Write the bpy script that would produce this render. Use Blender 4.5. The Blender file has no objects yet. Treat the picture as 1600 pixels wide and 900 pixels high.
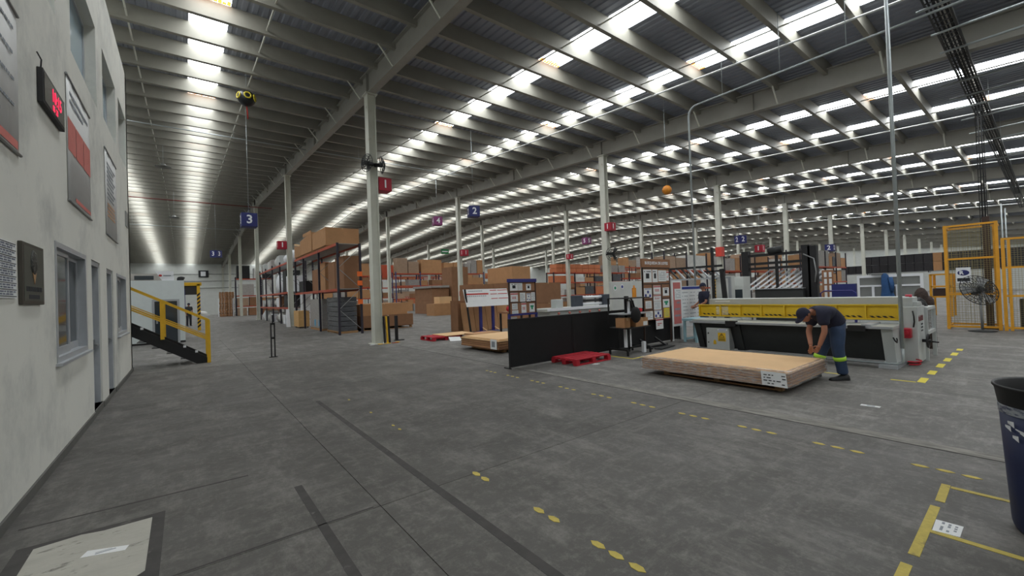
import bpy, bmesh, math, random
from mathutils import Matrix, Vector

random.seed(7)
S = bpy.context.scene
COL = S.collection

# ------------------------------------------------------------------ camera
FPX, HCAM = 655.675, 1.6                     # focal length in pixels of the 1600x900 frame, eye height
YAW, PITCH, ROLL = [math.radians(v) for v in (37.8724, 0.68649, 2.06708)]

def ray(x, y):
    """direction in the hall (X across the bays, Y along the office wall, Z up) of a photo pixel"""
    a, b = (x - 800) / FPX, (y - 450) / FPX
    c, s = math.cos(ROLL), math.sin(ROLL)
    r, u2 = a * c - b * s, -(a * s + b * c)
    d = math.cos(PITCH) - u2 * math.sin(PITCH)
    u = math.sin(PITCH) + u2 * math.cos(PITCH)
    return Vector((r * math.cos(YAW) + d * math.sin(YAW), -r * math.sin(YAW) + d * math.cos(YAW), u))

EYE = Vector((0, 0, HCAM))
def onz(x, y, z=0.0):
    v = ray(x, y); return EYE + v * ((z - HCAM) / v.z)
def onx(x, y, X):
    v = ray(x, y); return EYE + v * (X / v.x)
def ony(x, y, Y):
    v = ray(x, y); return EYE + v * (Y / v.y)

cam_d = bpy.data.cameras.new('camera')
cam = bpy.data.objects.new('camera', cam_d)
COL.objects.link(cam)
cam_d.sensor_fit = 'HORIZONTAL'
cam_d.sensor_width = 36.0
cam_d.lens = FPX / 1600 * 36.0
cam_d.clip_end = 400
_f = ray(800, 450); _r = ray(800 + FPX, 450) - _f; _u = ray(800, 450 - FPX) - _f
_m = Matrix((_r.normalized(), _u.normalized(), (-_f).normalized())).transposed().to_4x4()
_m.translation = EYE
cam.matrix_world = _m
S.camera = cam

# ------------------------------------------------------------------ light and exposure
SKYLIGHT = 7.0                               # daylight coming through the fibreglass roof panes
w = bpy.data.worlds.new('world'); S.world = w; w.use_nodes = True
w.node_tree.nodes['Background'].inputs[0].default_value = (0.75, 0.85, 1.0, 1)
w.node_tree.nodes['Background'].inputs[1].default_value = 1.0
S.view_settings.view_transform = 'Standard'
S.view_settings.look = 'None'
S.view_settings.exposure = 0.35
S.view_settings.gamma = 1.0
S.view_settings.use_curve_mapping = False

# ------------------------------------------------------------------ materials
def srgb(r, g, b):
    f = lambda c: c / 12.92 if c <= 0.04045 else ((c + 0.055) / 1.055) ** 2.4
    return (f(r / 255), f(g / 255), f(b / 255))

_mats = {}
def mat(name, col=None, rough=0.6, metal=0.0, var=0.12, scale=6.0, stretch=(1, 1, 1), bump=0.0, bscale=60.0,
        spots=None, emit=None, alpha=None, trans=0.0, rand=0.0, coat=0.0):
    """procedural principled material: base colour broken up by object-space noise, optional worn spots and bump"""
    if name in _mats: return _mats[name]
    m = bpy.data.materials.new(name); m.use_nodes = True
    nt = m.node_tree; N = nt.nodes; Lk = nt.links
    p = N['Principled BSDF']
    p.inputs['Roughness'].default_value = rough
    p.inputs['Metallic'].default_value = metal
    if coat: p.inputs['Coat Weight'].default_value = coat
    c = (*col, 1)
    tc = N.new('ShaderNodeTexCoord'); mp = N.new('ShaderNodeMapping')
    mp.inputs['Scale'].default_value = stretch
    Lk.new(tc.outputs['Object'], mp.inputs['Vector'])
    out = None
    if var > 0:
        nz = N.new('ShaderNodeTexNoise'); nz.inputs['Scale'].default_value = scale
        nz.inputs['Detail'].default_value = 5; nz.inputs['Roughness'].default_value = 0.62
        Lk.new(mp.outputs[0], nz.inputs['Vector'])
        rp = N.new('ShaderNodeValToRGB')
        rp.color_ramp.elements[0].position = 0.3; rp.color_ramp.elements[1].position = 0.7
        rp.color_ramp.elements[0].color = (*[k * (1 - var) for k in col], 1)
        rp.color_ramp.elements[1].color = (*[min(1, k * (1 + var)) for k in col], 1)
        Lk.new(nz.outputs['Fac'], rp.inputs['Fac']); out = rp.outputs['Color']
    else:
        rgb = N.new('ShaderNodeRGB'); rgb.outputs[0].default_value = c; out = rgb.outputs[0]
    if spots:
        sc, sscale, lo, hi = spots
        n2 = N.new('ShaderNodeTexNoise'); n2.inputs['Scale'].default_value = sscale; n2.inputs['Detail'].default_value = 7
        n2.inputs['Roughness'].default_value = 0.7
        Lk.new(mp.outputs[0], n2.inputs['Vector'])
        r2 = N.new('ShaderNodeValToRGB'); r2.color_ramp.elements[0].position = lo; r2.color_ramp.elements[1].position = hi
        r2.color_ramp.elements[0].color = (0, 0, 0, 1); r2.color_ramp.elements[1].color = (1, 1, 1, 1)
        Lk.new(n2.outputs['Fac'], r2.inputs['Fac'])
        mx = N.new('ShaderNodeMixRGB'); mx.inputs[2].default_value = (*sc, 1)
        Lk.new(r2.outputs['Color'], mx.inputs[0]); Lk.new(out, mx.inputs[1]); out = mx.outputs[0]
    if rand > 0:
        oi = N.new('ShaderNodeObjectInfo'); mr = N.new('ShaderNodeMapRange')
        mr.inputs['To Min'].default_value = 1 - rand; mr.inputs['To Max'].default_value = 1 + rand
        Lk.new(oi.outputs['Random'], mr.inputs['Value'])
        hs = N.new('ShaderNodeHueSaturation'); Lk.new(mr.outputs[0], hs.inputs['Value']); Lk.new(out, hs.inputs['Color'])
        out = hs.outputs[0]
    Lk.new(out, p.inputs['Base Color'])
    if bump > 0:
        nb = N.new('ShaderNodeTexNoise'); nb.inputs['Scale'].default_value = bscale; nb.inputs['Detail'].default_value = 4
        Lk.new(mp.outputs[0], nb.inputs['Vector'])
        b = N.new('ShaderNodeBump'); b.inputs['Strength'].default_value = bump; b.inputs['Distance'].default_value = 0.02
        Lk.new(nb.outputs['Fac'], b.inputs['Height']); Lk.new(b.outputs[0], p.inputs['Normal'])
    if emit:
        p.inputs['Emission Color'].default_value = (*emit[0], 1); p.inputs['Emission Strength'].default_value = emit[1]
    if alpha is not None: p.inputs['Alpha'].default_value = alpha
    if trans: p.inputs['Transmission Weight'].default_value = trans
    _mats[name] = m
    return m

def film(name, col, amount, rough=0.15):
    """clear plastic film or thin pane: mostly see-through with a glossy skin"""
    if name in _mats: return _mats[name]
    m = bpy.data.materials.new(name); m.use_nodes = True
    N = m.node_tree.nodes; Lk = m.node_tree.links
    p = N['Principled BSDF']; p.inputs['Base Color'].default_value = (*col, 1); p.inputs['Roughness'].default_value = rough
    t = N.new('ShaderNodeBsdfTransparent'); mx = N.new('ShaderNodeMixShader')
    tc = N.new('ShaderNodeTexCoord'); mp = N.new('ShaderNodeMapping'); mp.inputs['Scale'].default_value = (3, 3, 30)
    nz = N.new('ShaderNodeTexNoise'); nz.inputs['Scale'].default_value = 2.5; nz.inputs['Detail'].default_value = 4
    rp = N.new('ShaderNodeMapRange'); rp.inputs['From Min'].default_value = 0.35; rp.inputs['From Max'].default_value = 0.7
    rp.inputs['To Min'].default_value = amount * 0.4; rp.inputs['To Max'].default_value = min(1, amount * 1.6)
    Lk.new(tc.outputs['Object'], mp.inputs[0]); Lk.new(mp.outputs[0], nz.inputs['Vector'])
    Lk.new(nz.outputs['Fac'], rp.inputs[0]); Lk.new(rp.outputs[0], mx.inputs[0])
    b = N.new('ShaderNodeBump'); b.inputs['Strength'].default_value = 0.5; b.inputs['Distance'].default_value = 0.02
    Lk.new(nz.outputs['Fac'], b.inputs['Height']); Lk.new(b.outputs[0], p.inputs['Normal'])
    Lk.new(t.outputs[0], mx.inputs[1]); Lk.new(p.outputs[0], mx.inputs[2])
    Lk.new(mx.outputs[0], N['Material Output'].inputs[0])
    _mats[name] = m
    return m

M = {}
M['cream_steel'] = mat('cream_steel', srgb(206, 207, 196), 0.5, var=0.08, scale=1.5, spots=(srgb(150, 140, 120), 2.2, 0.62, 0.75))
M['purlin'] = mat('purlin_paint', srgb(150, 148, 138), 0.6, var=0.1, scale=0.8)
M['girder'] = mat('girder_paint', srgb(152, 150, 142), 0.55, var=0.08, scale=1.2)
M['sheet'] = mat('roof_sheet', srgb(150, 155, 168), 0.55, metal=0.1, var=0.14, scale=0.25, stretch=(1, 0.25, 1))
M['wall_white'] = mat('wall_white', srgb(216, 216, 208), 0.85, var=0.035, scale=0.9, spots=(srgb(170, 172, 168), 0.6, 0.5, 0.75), bump=0.08, bscale=9)
M['plain_white'] = mat('plain_white', srgb(205, 208, 204), 0.7, var=0.05, scale=2)
M['skirting'] = mat('skirting_grey', srgb(92, 92, 88), 0.7, var=0.12)
M['alu'] = mat('aluminium', srgb(176, 180, 184), 0.4, metal=0.25, var=0.05)
M['curtain_dark'] = mat('gate_curtain_dark', srgb(52, 50, 48), 0.7, var=0.1)  # plain dark tone for the sheet across the gate top
M['black'] = mat('black_paint', srgb(24, 24, 26), 0.55, var=0.15)
M['black_cloth'] = mat('black_cloth', srgb(17, 17, 19), 0.85, var=0.15, scale=3)
M['card'] = mat('cardboard', srgb(176, 132, 92), 0.85, var=0.08, scale=2.5, rand=0.10)
M['card_dark'] = mat('cardboard_brown', srgb(142, 103, 74), 0.85, var=0.10, scale=2.5, rand=0.10)
M['card_light'] = mat('cardboard_light', srgb(220, 182, 136), 0.85, var=0.05, scale=2)
M['orange_beam'] = mat('orange_beam', srgb(176, 74, 46), 0.5, var=0.12)
M['upright'] = mat('rack_upright', srgb(44, 40, 52), 0.5, var=0.12)
M['upright_blue'] = mat('rack_upright_blue', srgb(48, 56, 110), 0.5, var=0.12)
M['grey_steel'] = mat('grey_steel', srgb(150, 152, 152), 0.45, metal=0.4, var=0.08)
M['galv'] = mat('galvanised_pipe', srgb(176, 184, 186), 0.4, metal=0.5, var=0.06)
M['wood'] = mat('pallet_wood', srgb(170, 132, 92), 0.85, var=0.16, scale=5, stretch=(1, 6, 6), rand=0.12)
M['red_wood'] = mat('red_pallet_paint', srgb(178, 30, 46), 0.7, var=0.14, scale=6, rand=0.06)
M['blue_frame'] = mat('blue_frame', srgb(46, 48, 120), 0.5, var=0.1)
M['navy'] = mat('navy_sign', srgb(38, 44, 104), 0.5, var=0.06)
M['red_sign'] = mat('red_sign', srgb(168, 30, 52), 0.5, var=0.06)
M['purple_sign'] = mat('purple_sign', srgb(130, 62, 112), 0.5, var=0.06)
M['white_print'] = mat('white_print', srgb(232, 234, 238), 0.6, var=0.02)
M['paper'] = mat('paper', srgb(226, 228, 228), 0.8, var=0.03)
M['ink'] = mat('ink_black', srgb(40, 42, 46), 0.8, var=0.1)
M['ink_grey'] = mat('ink_grey', srgb(140, 146, 152), 0.8, var=0.15)
M['ink_red'] = mat('ink_red', srgb(186, 54, 50), 0.8, var=0.1)
M['ink_blue'] = mat('ink_blue', srgb(52, 64, 140), 0.8, var=0.1)
M['ink_green'] = mat('ink_green', srgb(46, 150, 110), 0.8, var=0.1)
M['ink_yellow'] = mat('ink_yellow', srgb(226, 206, 60), 0.8, var=0.1)
M['yellow'] = mat('yellow_paint', srgb(226, 178, 40), 0.5, var=0.08)
M['cage_yellow'] = mat('cage_yellow', srgb(222, 158, 40), 0.5, var=0.08)
M['guard_yellow'] = mat('guard_yellow', srgb(214, 178, 36), 0.4, var=0.08, scale=3)
M['tape_yellow'] = mat('tape_yellow', srgb(188, 170, 86), 0.8, var=0.12, scale=20, spots=(srgb(120, 112, 80), 9, 0.58, 0.7))
M['machine'] = mat('machine_grey', srgb(186, 190, 188), 0.5, var=0.05, scale=3)
M['machine_dark'] = mat('machine_dark', srgb(46, 48, 48), 0.55, var=0.12)
M['table_top'] = mat('table_steel', srgb(196, 202, 198), 0.32, metal=0.3, var=0.06, scale=4)

# ------------------------------------------------------------------ mesh helpers
STUFF_NAMES = {'print', 'chevrons', 'lettering', 'switches', 'handwriting', 'ruling', 'red_bands', 'orange_lines', 'red_block', 'sticker_scraps', 'label_print'}
class MB:
    """collects simple solids (in hall coordinates) and links them as ONE mesh object"""
    def __init__(s): s.v = []; s.f = []; s.sm = []
    def add(s, vs, fs, smooth=False):
        o = len(s.v); s.v += [tuple(v) for v in vs]
        s.f += [tuple(i + o for i in f) for f in fs]; s.sm += [smooth] * len(fs); return s
    def box(s, x0, x1, y0, y1, z0, z1):
        x0, x1 = min(x0, x1), max(x0, x1); y0, y1 = min(y0, y1), max(y0, y1); z0, z1 = min(z0, z1), max(z0, z1)
        return s.add([(x0,y0,z0),(x1,y0,z0),(x1,y1,z0),(x0,y1,z0),(x0,y0,z1),(x1,y0,z1),(x1,y1,z1),(x0,y1,z1)],
                     [(0,3,2,1),(4,5,6,7),(0,1,5,4),(1,2,6,5),(2,3,7,6),(3,0,4,7)])
    def cbox(s, x, y, z, sx, sy, sz):            # centre in x, y; base at z
        return s.box(x - sx/2, x + sx/2, y - sy/2, y + sy/2, z, z + sz)
    def bar(s, p, q, a, b, up=(0, 0, 1)):        # square bar from p to q, a wide, b deep
        p, q = Vector(p), Vector(q); d = (q - p).normalized(); u = Vector(up)
        if abs(d.dot(u)) > 0.99: u = Vector((1, 0, 0))
        r = d.cross(u).normalized(); t = r.cross(d)
        vs = []
        for e in (p, q):
            for i, j in ((-1,-1),(1,-1),(1,1),(-1,1)): vs.append(e + r * (a/2*i) + t * (b/2*j))
        return s.add(vs, [(0,1,2,3),(7,6,5,4),(0,4,5,1),(1,5,6,2),(2,6,7,3),(3,7,4,0)])
    def tube(s, pts, r, n=8, cap=True):
        pts = [Vector(p) for p in pts]; k = len(pts); vs = []; fs = []
        rr = r if isinstance(r, (list, tuple)) else [r] * k
        ref = None
        for i, p in enumerate(pts):
            d = (pts[min(i+1, k-1)] - pts[max(i-1, 0)]).normalized()
            if ref is None: ref = Vector((0, 0, 1)) if abs(d.z) < 0.9 else Vector((1, 0, 0))
            a = (ref - d * ref.dot(d)).normalized(); b = d.cross(a); ref = a
            for j in range(n):
                t = 2*math.pi*j/n; vs.append(p + (a*math.cos(t) + b*math.sin(t)) * rr[i])
        for i in range(k-1):
            for j in range(n): fs.append((i*n+j, i*n+(j+1)%n, (i+1)*n+(j+1)%n, (i+1)*n+j))
        s.add(vs, fs, True)
        if cap:
            s.add(vs[:n], [tuple(range(n))[::-1]]); s.add(vs[-n:], [tuple(range(n))])
        return s
    def cyl(s, p, q, r, n=12, r2=None): return s.tube([p, q], [r, r if r2 is None else r2], n)
    def lathe(s, prof, c=(0, 0, 0), n=24):      # prof: (radius, z) pairs
        vs = []; fs = []; k = len(prof)
        for r, z in prof:
            for j in range(n):
                t = 2*math.pi*j/n; vs.append((c[0] + r*math.cos(t), c[1] + r*math.sin(t), c[2] + z))
        for i in range(k-1):
            for j in range(n): fs.append((i*n+j, i*n+(j+1)%n, (i+1)*n+(j+1)%n, (i+1)*n+j))
        return s.add(vs, fs, True)
    def prism(s, poly, axis, a, b):             # polygon extruded from a to b along 'x', 'y' or 'z'
        n = len(poly)
        def pt(u, v, w): return {'x': (w, u, v), 'y': (u, w, v), 'z': (u, v, w)}[axis]
        vs = [pt(u, v, a) for u, v in poly] + [pt(u, v, b) for u, v in poly]
        fs = [tuple(range(n))[::-1], tuple(range(n, 2*n))] + [(i, (i+1) % n, n+(i+1) % n, n+i) for i in range(n)]
        return s.add(vs, fs)
    def quad(s, a, b, c, d): return s.add([a, b, c, d], [(0, 1, 2, 3)])
    def sphere(s, c, r, n=12, sc=(1, 1, 1)):
        m = n // 2; vs = []; fs = []
        for i in range(m+1):
            a = math.pi*i/m
            for j in range(n):
                t = 2*math.pi*j/n
                vs.append((c[0]+r*sc[0]*math.sin(a)*math.cos(t), c[1]+r*sc[1]*math.sin(a)*math.sin(t), c[2]+r*sc[2]*math.cos(a)))
        for i in range(m):
            for j in range(n): fs.append((i*n+j, (i+1)*n+j, (i+1)*n+(j+1) % n, i*n+(j+1) % n))
        return s.add(vs, fs, True)
    def build(s, name, material, parent=None, bevel=0.0, fix=True):
        off = Vector((0, 0, 0)); p = parent
        while p is not None: off += p.location; p = p.parent
        me = bpy.data.meshes.new(name)
        me.from_pydata([(v[0]-off.x, v[1]-off.y, v[2]-off.z) for v in s.v], [], s.f)
        for poly, sm in zip(me.polygons, s.sm): poly.use_smooth = sm
        if fix:
            bm = bmesh.new(); bm.from_mesh(me)
            if any(s.sm): bmesh.ops.remove_doubles(bm, verts=bm.verts, dist=1e-5)
            bmesh.ops.recalc_face_normals(bm, faces=bm.faces); bm.to_mesh(me); bm.free()
        if name in STUFF_NAMES: stuff_flag = True
        else: stuff_flag = False
        if material is not None: me.materials.append(M[material] if isinstance(material, str) else material)
        o = bpy.data.objects.new(name, me); COL.objects.link(o)
        if stuff_flag: o['kind'] = 'stuff'
        if parent is not None: o.parent = parent
        if bevel:
            b = o.modifiers.new('bevel', 'BEVEL'); b.width = bevel; b.segments = 2; b.limit_method = 'ANGLE'
        return o

def tag(o, label, cat, group=None):
    o['label'] = label; o['category'] = cat
    if group: o['group'] = group
    return o
def thing(name, label, cat, loc=(0, 0, 0), group=None):
    o = bpy.data.objects.new(name, None); COL.objects.link(o); o.location = loc
    o.empty_display_size = 0.2
    return tag(o, label, cat, group)
def structure(o): o['kind'] = 'structure'; return o
def stuff(o): o['kind'] = 'stuff'; return o
def copy_part(src, parent, loc=None):
    c = src.copy(); COL.objects.link(c); c.parent = parent
    if loc is not None: c.location = loc
    return c
def copy_tree(o, parent=None):
    c = o.copy(); COL.objects.link(c); c.parent = parent
    for ch in o.children: copy_tree(ch, c)
    return c
_fonts = {}
def text(body, name, size, material, parent, loc, face, depth=0.004, align='CENTER', bold=0.0, rot=0.0):
    """flat lettering as a mesh; face: '-x','+x','-y','+y','+z' = the way the letters look"""
    cu = bpy.data.curves.new(name, 'FONT'); cu.body = body; cu.size = size; cu.extrude = depth; cu.offset = bold
    cu.align_x = align; cu.align_y = 'CENTER'; cu.resolution_u = 2
    tmp = bpy.data.objects.new(name + '_tmp', cu)
    me = bpy.data.meshes.new_from_object(tmp)
    bpy.data.objects.remove(tmp); bpy.data.curves.remove(cu)
    R = {'-y': Matrix.Rotation(math.pi/2, 4, 'X'),
         '+y': Matrix.Rotation(math.pi, 4, 'Z') @ Matrix.Rotation(math.pi/2, 4, 'X'),
         '-x': Matrix.Rotation(-math.pi/2, 4, 'Z') @ Matrix.Rotation(math.pi/2, 4, 'X'),
         '+x': Matrix.Rotation(math.pi/2, 4, 'Z') @ Matrix.Rotation(math.pi/2, 4, 'X'),
         '+z': Matrix.Rotation(rot, 4, 'Z')}[face]
    off = Vector((0, 0, 0)); p = parent
    while p is not None: off += p.location; p = p.parent
    me.transform(Matrix.Translation(Vector(loc) - off) @ R)
    me.materials.clear(); me.materials.append(M[material])
    o = bpy.data.objects.new(name, me); COL.objects.link(o); o.parent = parent
    if len(body) > 1: o['kind'] = 'stuff'
    return o

# ================================================================== THE HALL
GX = [5.255 + 12.49 * k for k in range(-1, 12)]          # girder lines
ROWS = [14.52 + 15.13 * k for k in range(-2, 6)]        # column rows
XL, XR = GX[0] - 0.35, GX[-1] + 0.35                    # hall side walls
YN, YF = ROWS[0], ROWS[-1]                              # wall behind the photographer, far wall
RIDGE = ROWS[4]
SLOPE = 0.0555
def gz(y):                                              # underside of the girders
    return 7.944 + SLOPE * y if y <= RIDGE else 7.944 + SLOPE * (2 * RIDGE - y)
G_D, P_B, SH = 0.78, 0.60, 1.05                         # girder depth, purlin underside, sheet level (above gz)

# ---- floor
def concrete(name, base, rand):
    m = bpy.data.materials.new(name); m.use_nodes = True
    N = m.node_tree.nodes; Lk = m.node_tree.links; p = N['Principled BSDF']
    tc = N.new('ShaderNodeNewGeometry')
    def noise(scale, stretch, detail, lo, hi, rough=0.65):
        mp = N.new('ShaderNodeMapping'); mp.inputs['Scale'].default_value = stretch
        Lk.new(tc.outputs['Position'], mp.inputs[0])
        n = N.new('ShaderNodeTexNoise'); n.inputs['Scale'].default_value = scale; n.inputs['Detail'].default_value = detail
        n.inputs['Roughness'].default_value = rough; Lk.new(mp.outputs[0], n.inputs['Vector'])
        r = N.new('ShaderNodeMapRange'); r.inputs['From Min'].default_value = lo; r.inputs['From Max'].default_value = hi
        Lk.new(n.outputs['Fac'], r.inputs[0]); return r.outputs[0]
    def mix(fac, a, b, typ='MIX', k=1.0):
        x = N.new('ShaderNodeMixRGB'); x.blend_type = typ
        if k != 1.0:
            mu = N.new('ShaderNodeMath'); mu.operation = 'MULTIPLY'; mu.inputs[1].default_value = k
            Lk.new(fac, mu.inputs[0]); fac = mu.outputs[0]
        Lk.new(fac, x.inputs[0])
        for i, q in ((1, a), (2, b)):
            if isinstance(q, tuple): x.inputs[i].default_value = (*q, 1)
            else: Lk.new(q, x.inputs[i])
        return x.outputs[0]
    dark = tuple(k * 0.66 for k in base); light = tuple(min(1, k * 2.7) for k in base)
    c = mix(noise(0.35, (1, 1, 1), 4, 0.32, 0.68), dark, base)
    c = mix(noise(2.2, (1.0, 0.35, 1), 9, 0.50, 0.72, 0.8), c, light, k=0.75)     # dusty scuffs along the aisle
    c = mix(noise(3.0, (0.3, 1.2, 1), 9, 0.52, 0.76, 0.8), c, light, k=0.6)       # and across it
    c = mix(noise(9, (1, 1, 1), 8, 0.50, 0.68, 0.85), c, light, k=0.5)            # gritty speckle
    c = mix(noise(28, (1, 1, 1), 3, 0.35, 0.7), c, tuple(k * 0.7 for k in base), k=0.4)
    c = mix(noise(1.1, (0.12, 1, 1), 5, 0.6, 0.75), c, tuple(k * 0.55 for k in base), k=0.5)   # tyre-dark smears
    oi = N.new('ShaderNodeObjectInfo'); mr = N.new('ShaderNodeMapRange')
    mr.inputs['To Min'].default_value = 1 - rand; mr.inputs['To Max'].default_value = 1 + rand
    Lk.new(oi.outputs['Random'], mr.inputs[0])
    hs = N.new('ShaderNodeHueSaturation'); Lk.new(mr.outputs[0], hs.inputs['Value']); Lk.new(c, hs.inputs['Color'])
    Lk.new(hs.outputs[0], p.inputs['Base Color'])
    rr = N.new('ShaderNodeMapRange'); rr.inputs['To Min'].default_value = 0.5; rr.inputs['To Max'].default_value = 0.75
    Lk.new(noise(1.5, (1, 1, 1), 5, 0.3, 0.7), rr.inputs[0]); Lk.new(rr.outputs[0], p.inputs['Roughness'])
    b = N.new('ShaderNodeBump'); b.inputs['Strength'].default_value = 0.12; b.inputs['Distance'].default_value = 0.01
    Lk.new(noise(14, (1, 1, 1), 6, 0.2, 0.8), b.inputs['Height']); Lk.new(b.outputs[0], p.inputs['Normal'])
    return m
M['concrete'] = concrete('floor_concrete', srgb(89, 87, 83), 0.05)
M['concrete_pale'] = concrete('floor_concrete_pale', srgb(105, 103, 99), 0.05)
M['joint'] = mat('joint_dark', srgb(52, 50, 48), 0.9, var=0.2, scale=4)
SX = [XL, -3.2, 1.15, 5.5, 9.85, 14.2, 18.55]
SY = [-1.85, 3.22, 8.26, 13.3, 18.35, 23.4]
mb = MB()
mb.box(XL, XR, YN, YF, -0.3, -0.012)
floor = structure(mb.build('floor', 'joint'))
for i in range(len(SX) - 1):
    for j in range(len(SY) - 1):
        g = 0.003
        MB().box(SX[i] + g, SX[i+1] - g, SY[j] + g, SY[j+1] - g, -0.1, 0).build('floor_slab', 'concrete' if SX[i] < 5 and SY[j] < 13 else 'concrete_pale', floor)
MB().box(XL, SX[-1], YN, SY[0] - 0.005, -0.1, 0).box(XL, SX[-1], SY[-1] + 0.005, YF, -0.1, 0).box(SX[-1] + 0.005, XR, YN, YF, -0.1, 0) \
    .build('floor_slab', 'concrete_pale', floor)

# ---- roof: girders, purlins, corrugated sheets, daylight panes
ceiling = structure(bpy.data.objects.new('ceiling', None)); COL.objects.link(ceiling)
STRIP_W = 0.92
strips = []
for k in range(12):
    x0 = GX[k]
    strips += [-3.25, 0.69] if k == 0 else [x0 + 4.93, x0 + 9.1]
SLOPES = [(YN, RIDGE), (RIDGE, YF)]
edges = [XL] + [e for s_ in strips for e in (s_ - STRIP_W/2, s_ + STRIP_W/2)] + [XR]
for a, b in zip(edges[0::2], edges[1::2]):
    for y0, y1 in SLOPES:
        xs = []; x = a; PIT = 0.25
        prof = [(0, 0), (0.11, 0), (0.14, 0.035), (0.22, 0.035)]
        while x < b:
            for dx, dz in prof:
                if x + dx < b: xs.append((x + dx, dz))
            x += PIT
        xs.append((b, 0)); m_ = MB(); n = len(xs)
        m_.add([(x, y0, gz(y0) + SH + dz) for x, dz in xs] + [(x, y1, gz(y1) + SH + dz) for x, dz in xs],
               [(i, i+1, n+i+1, n+i) for i in range(n-1)])
        m_.build('roof_sheet', 'sheet', ceiling, fix=False)
PSTEP = 1.513
pur_y = [15.13 + PSTEP * k for k in range(int((YN - 15.13) / PSTEP), int((RIDGE - 15.13) / PSTEP) + 1)]
pur_y = [y for y in pur_y if YN < y < RIDGE - 0.3]
pur_y += [2 * RIDGE - y for y in pur_y if 2 * RIDGE - y < YF - 0.2]
pur_y.sort()
# one Z-section purlin, shared by all
def purlin_mesh():
    m_ = MB()
    h = SH - P_B
    m_.box(XL, XR, -0.011, 0.011, 0.0, h - 0.005)
    m_.box(XL, XR, -0.011, 0.12, -0.014, 0.0)
    m_.box(XL, XR, 0.106, 0.12, 0.0, 0.04)
    return m_
pur0 = purlin_mesh().build('purlin', 'purlin', ceiling)
for i, y in enumerate(pur_y):
    p = pur0 if i == 0 else copy_part(pur0, ceiling)
    p.location = (0, y, gz(y) + P_B)
for gx in GX:
    for (y0, y1) in SLOPES:
        m_ = MB()
        for (dx0, dx1, d0, d1) in ((-0.13, 0.13, 0, 0.035), (-0.13, 0.13, G_D - 0.05, G_D - 0.015), (-0.018, 0.018, 0.035, G_D - 0.05)):
            z0, z1 = gz(y0), gz(y1)
            m_.add([(gx+dx0, y0, z0+d0), (gx+dx1, y0, z0+d0), (gx+dx1, y1, z1+d0), (gx+dx0, y1, z1+d0),
                    (gx+dx0, y0, z0+d1), (gx+dx1, y0, z0+d1), (gx+dx1, y1, z1+d1), (gx+dx0, y1, z1+d1)],
                   [(0,3,2,1),(4,5,6,7),(0,1,5,4),(1,2,6,5),(2,3,7,6),(3,0,4,7)])
        for y in [r for r in ROWS if y0 <= r <= y1] + [r + 7.56 for r in ROWS if y0 <= r + 7.56 <= y1]:
            m_.box(gx - 0.12, gx + 0.12, y - 0.012, y + 0.012, gz(y) + 0.02, gz(y) + G_D - 0.02)
        m_.build('girder', 'girder', ceiling)
# fly braces from the girder's foot up to every other purlin
brace0 = None
for gx in GX[1:6]:
    for i, y in enumerate(pur_y):
        if i % 2 or y < 0 or y > 62 or (gx > 31 and y > 45): continue
        if brace0 is None:
            brace0 = MB().bar((-0.1, 0, 0.02), (-0.6, 0, P_B + 0.05), 0.05, 0.03).bar((0.1, 0, 0.02), (0.6, 0, P_B + 0.05), 0.05, 0.03).build('brace', 'cream_steel', ceiling)
            b = brace0
        else: b = copy_part(brace0, ceiling)
        b.location = (gx, y + 0.03, gz(y))
# sag rods threading the purlins along the slope
for k in range(6):
    for f in (0.33, 0.66):
        if k == 0: X = {0.33: -1.1, 0.66: 2.0}[f]
        else: X = GX[k] + 12.49 * f
        MB().cyl((X, YN + 1, gz(YN + 1) + 0.70), (X, RIDGE, gz(RIDGE) + 0.70), 0.024, 6).cyl((X, RIDGE, gz(RIDGE) + 0.70), (X, YF - 1, gz(YF - 1) + 0.70), 0.024, 6) \
            .build('sag_rod', 'cream_steel', ceiling)
# daylight panes
m = bpy.data.materials.new('skylight_fibreglass'); m.use_nodes = True
N = m.node_tree.nodes; Lk = m.node_tree.links
p = N['Principled BSDF']; p.inputs['Base Color'].default_value = (0.8, 0.82, 0.8, 1); p.inputs['Roughness'].default_value = 0.5
p.inputs['Emission Color'].default_value = (0.955, 0.985, 1.0, 1); p.inputs['Emission Strength'].default_value = SKYLIGHT
M['pane'] = m
m = bpy.data.materials.new('skylight_lap_stain'); m.use_nodes = True
N = m.node_tree.nodes; Lk = m.node_tree.links
tr_ = N.new('ShaderNodeBsdfTranslucent'); tc_ = N.new('ShaderNodeTexCoord'); nz_ = N.new('ShaderNodeTexNoise'); nz_.inputs['Scale'].default_value = 9
cr_ = N.new('ShaderNodeValToRGB'); cr_.color_ramp.elements[0].color = (*srgb(96, 58, 24), 1); cr_.color_ramp.elements[1].color = (*srgb(176, 112, 46), 1)
Lk.new(tc_.outputs['Object'], nz_.inputs['Vector']); Lk.new(nz_.outputs['Fac'], cr_.inputs['Fac']); Lk.new(cr_.outputs[0], tr_.inputs['Color'])
Lk.new(tr_.outputs[0], N['Material Output'].inputs[0])
M['pane_old'] = m                            # rust-stained overlap of two panes: daylight only filters through it
bounds = [YN] + pur_y + [YF]
cands = []
for si, X in enumerate(strips):
    for a, b in zip(bounds[:-1], bounds[1:]):
        if a < RIDGE < b:
            cands += [(X, a, RIDGE), (X, RIDGE, b)]
        else: cands.append((X, a, b))
_inv = _m.inverted()
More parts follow.
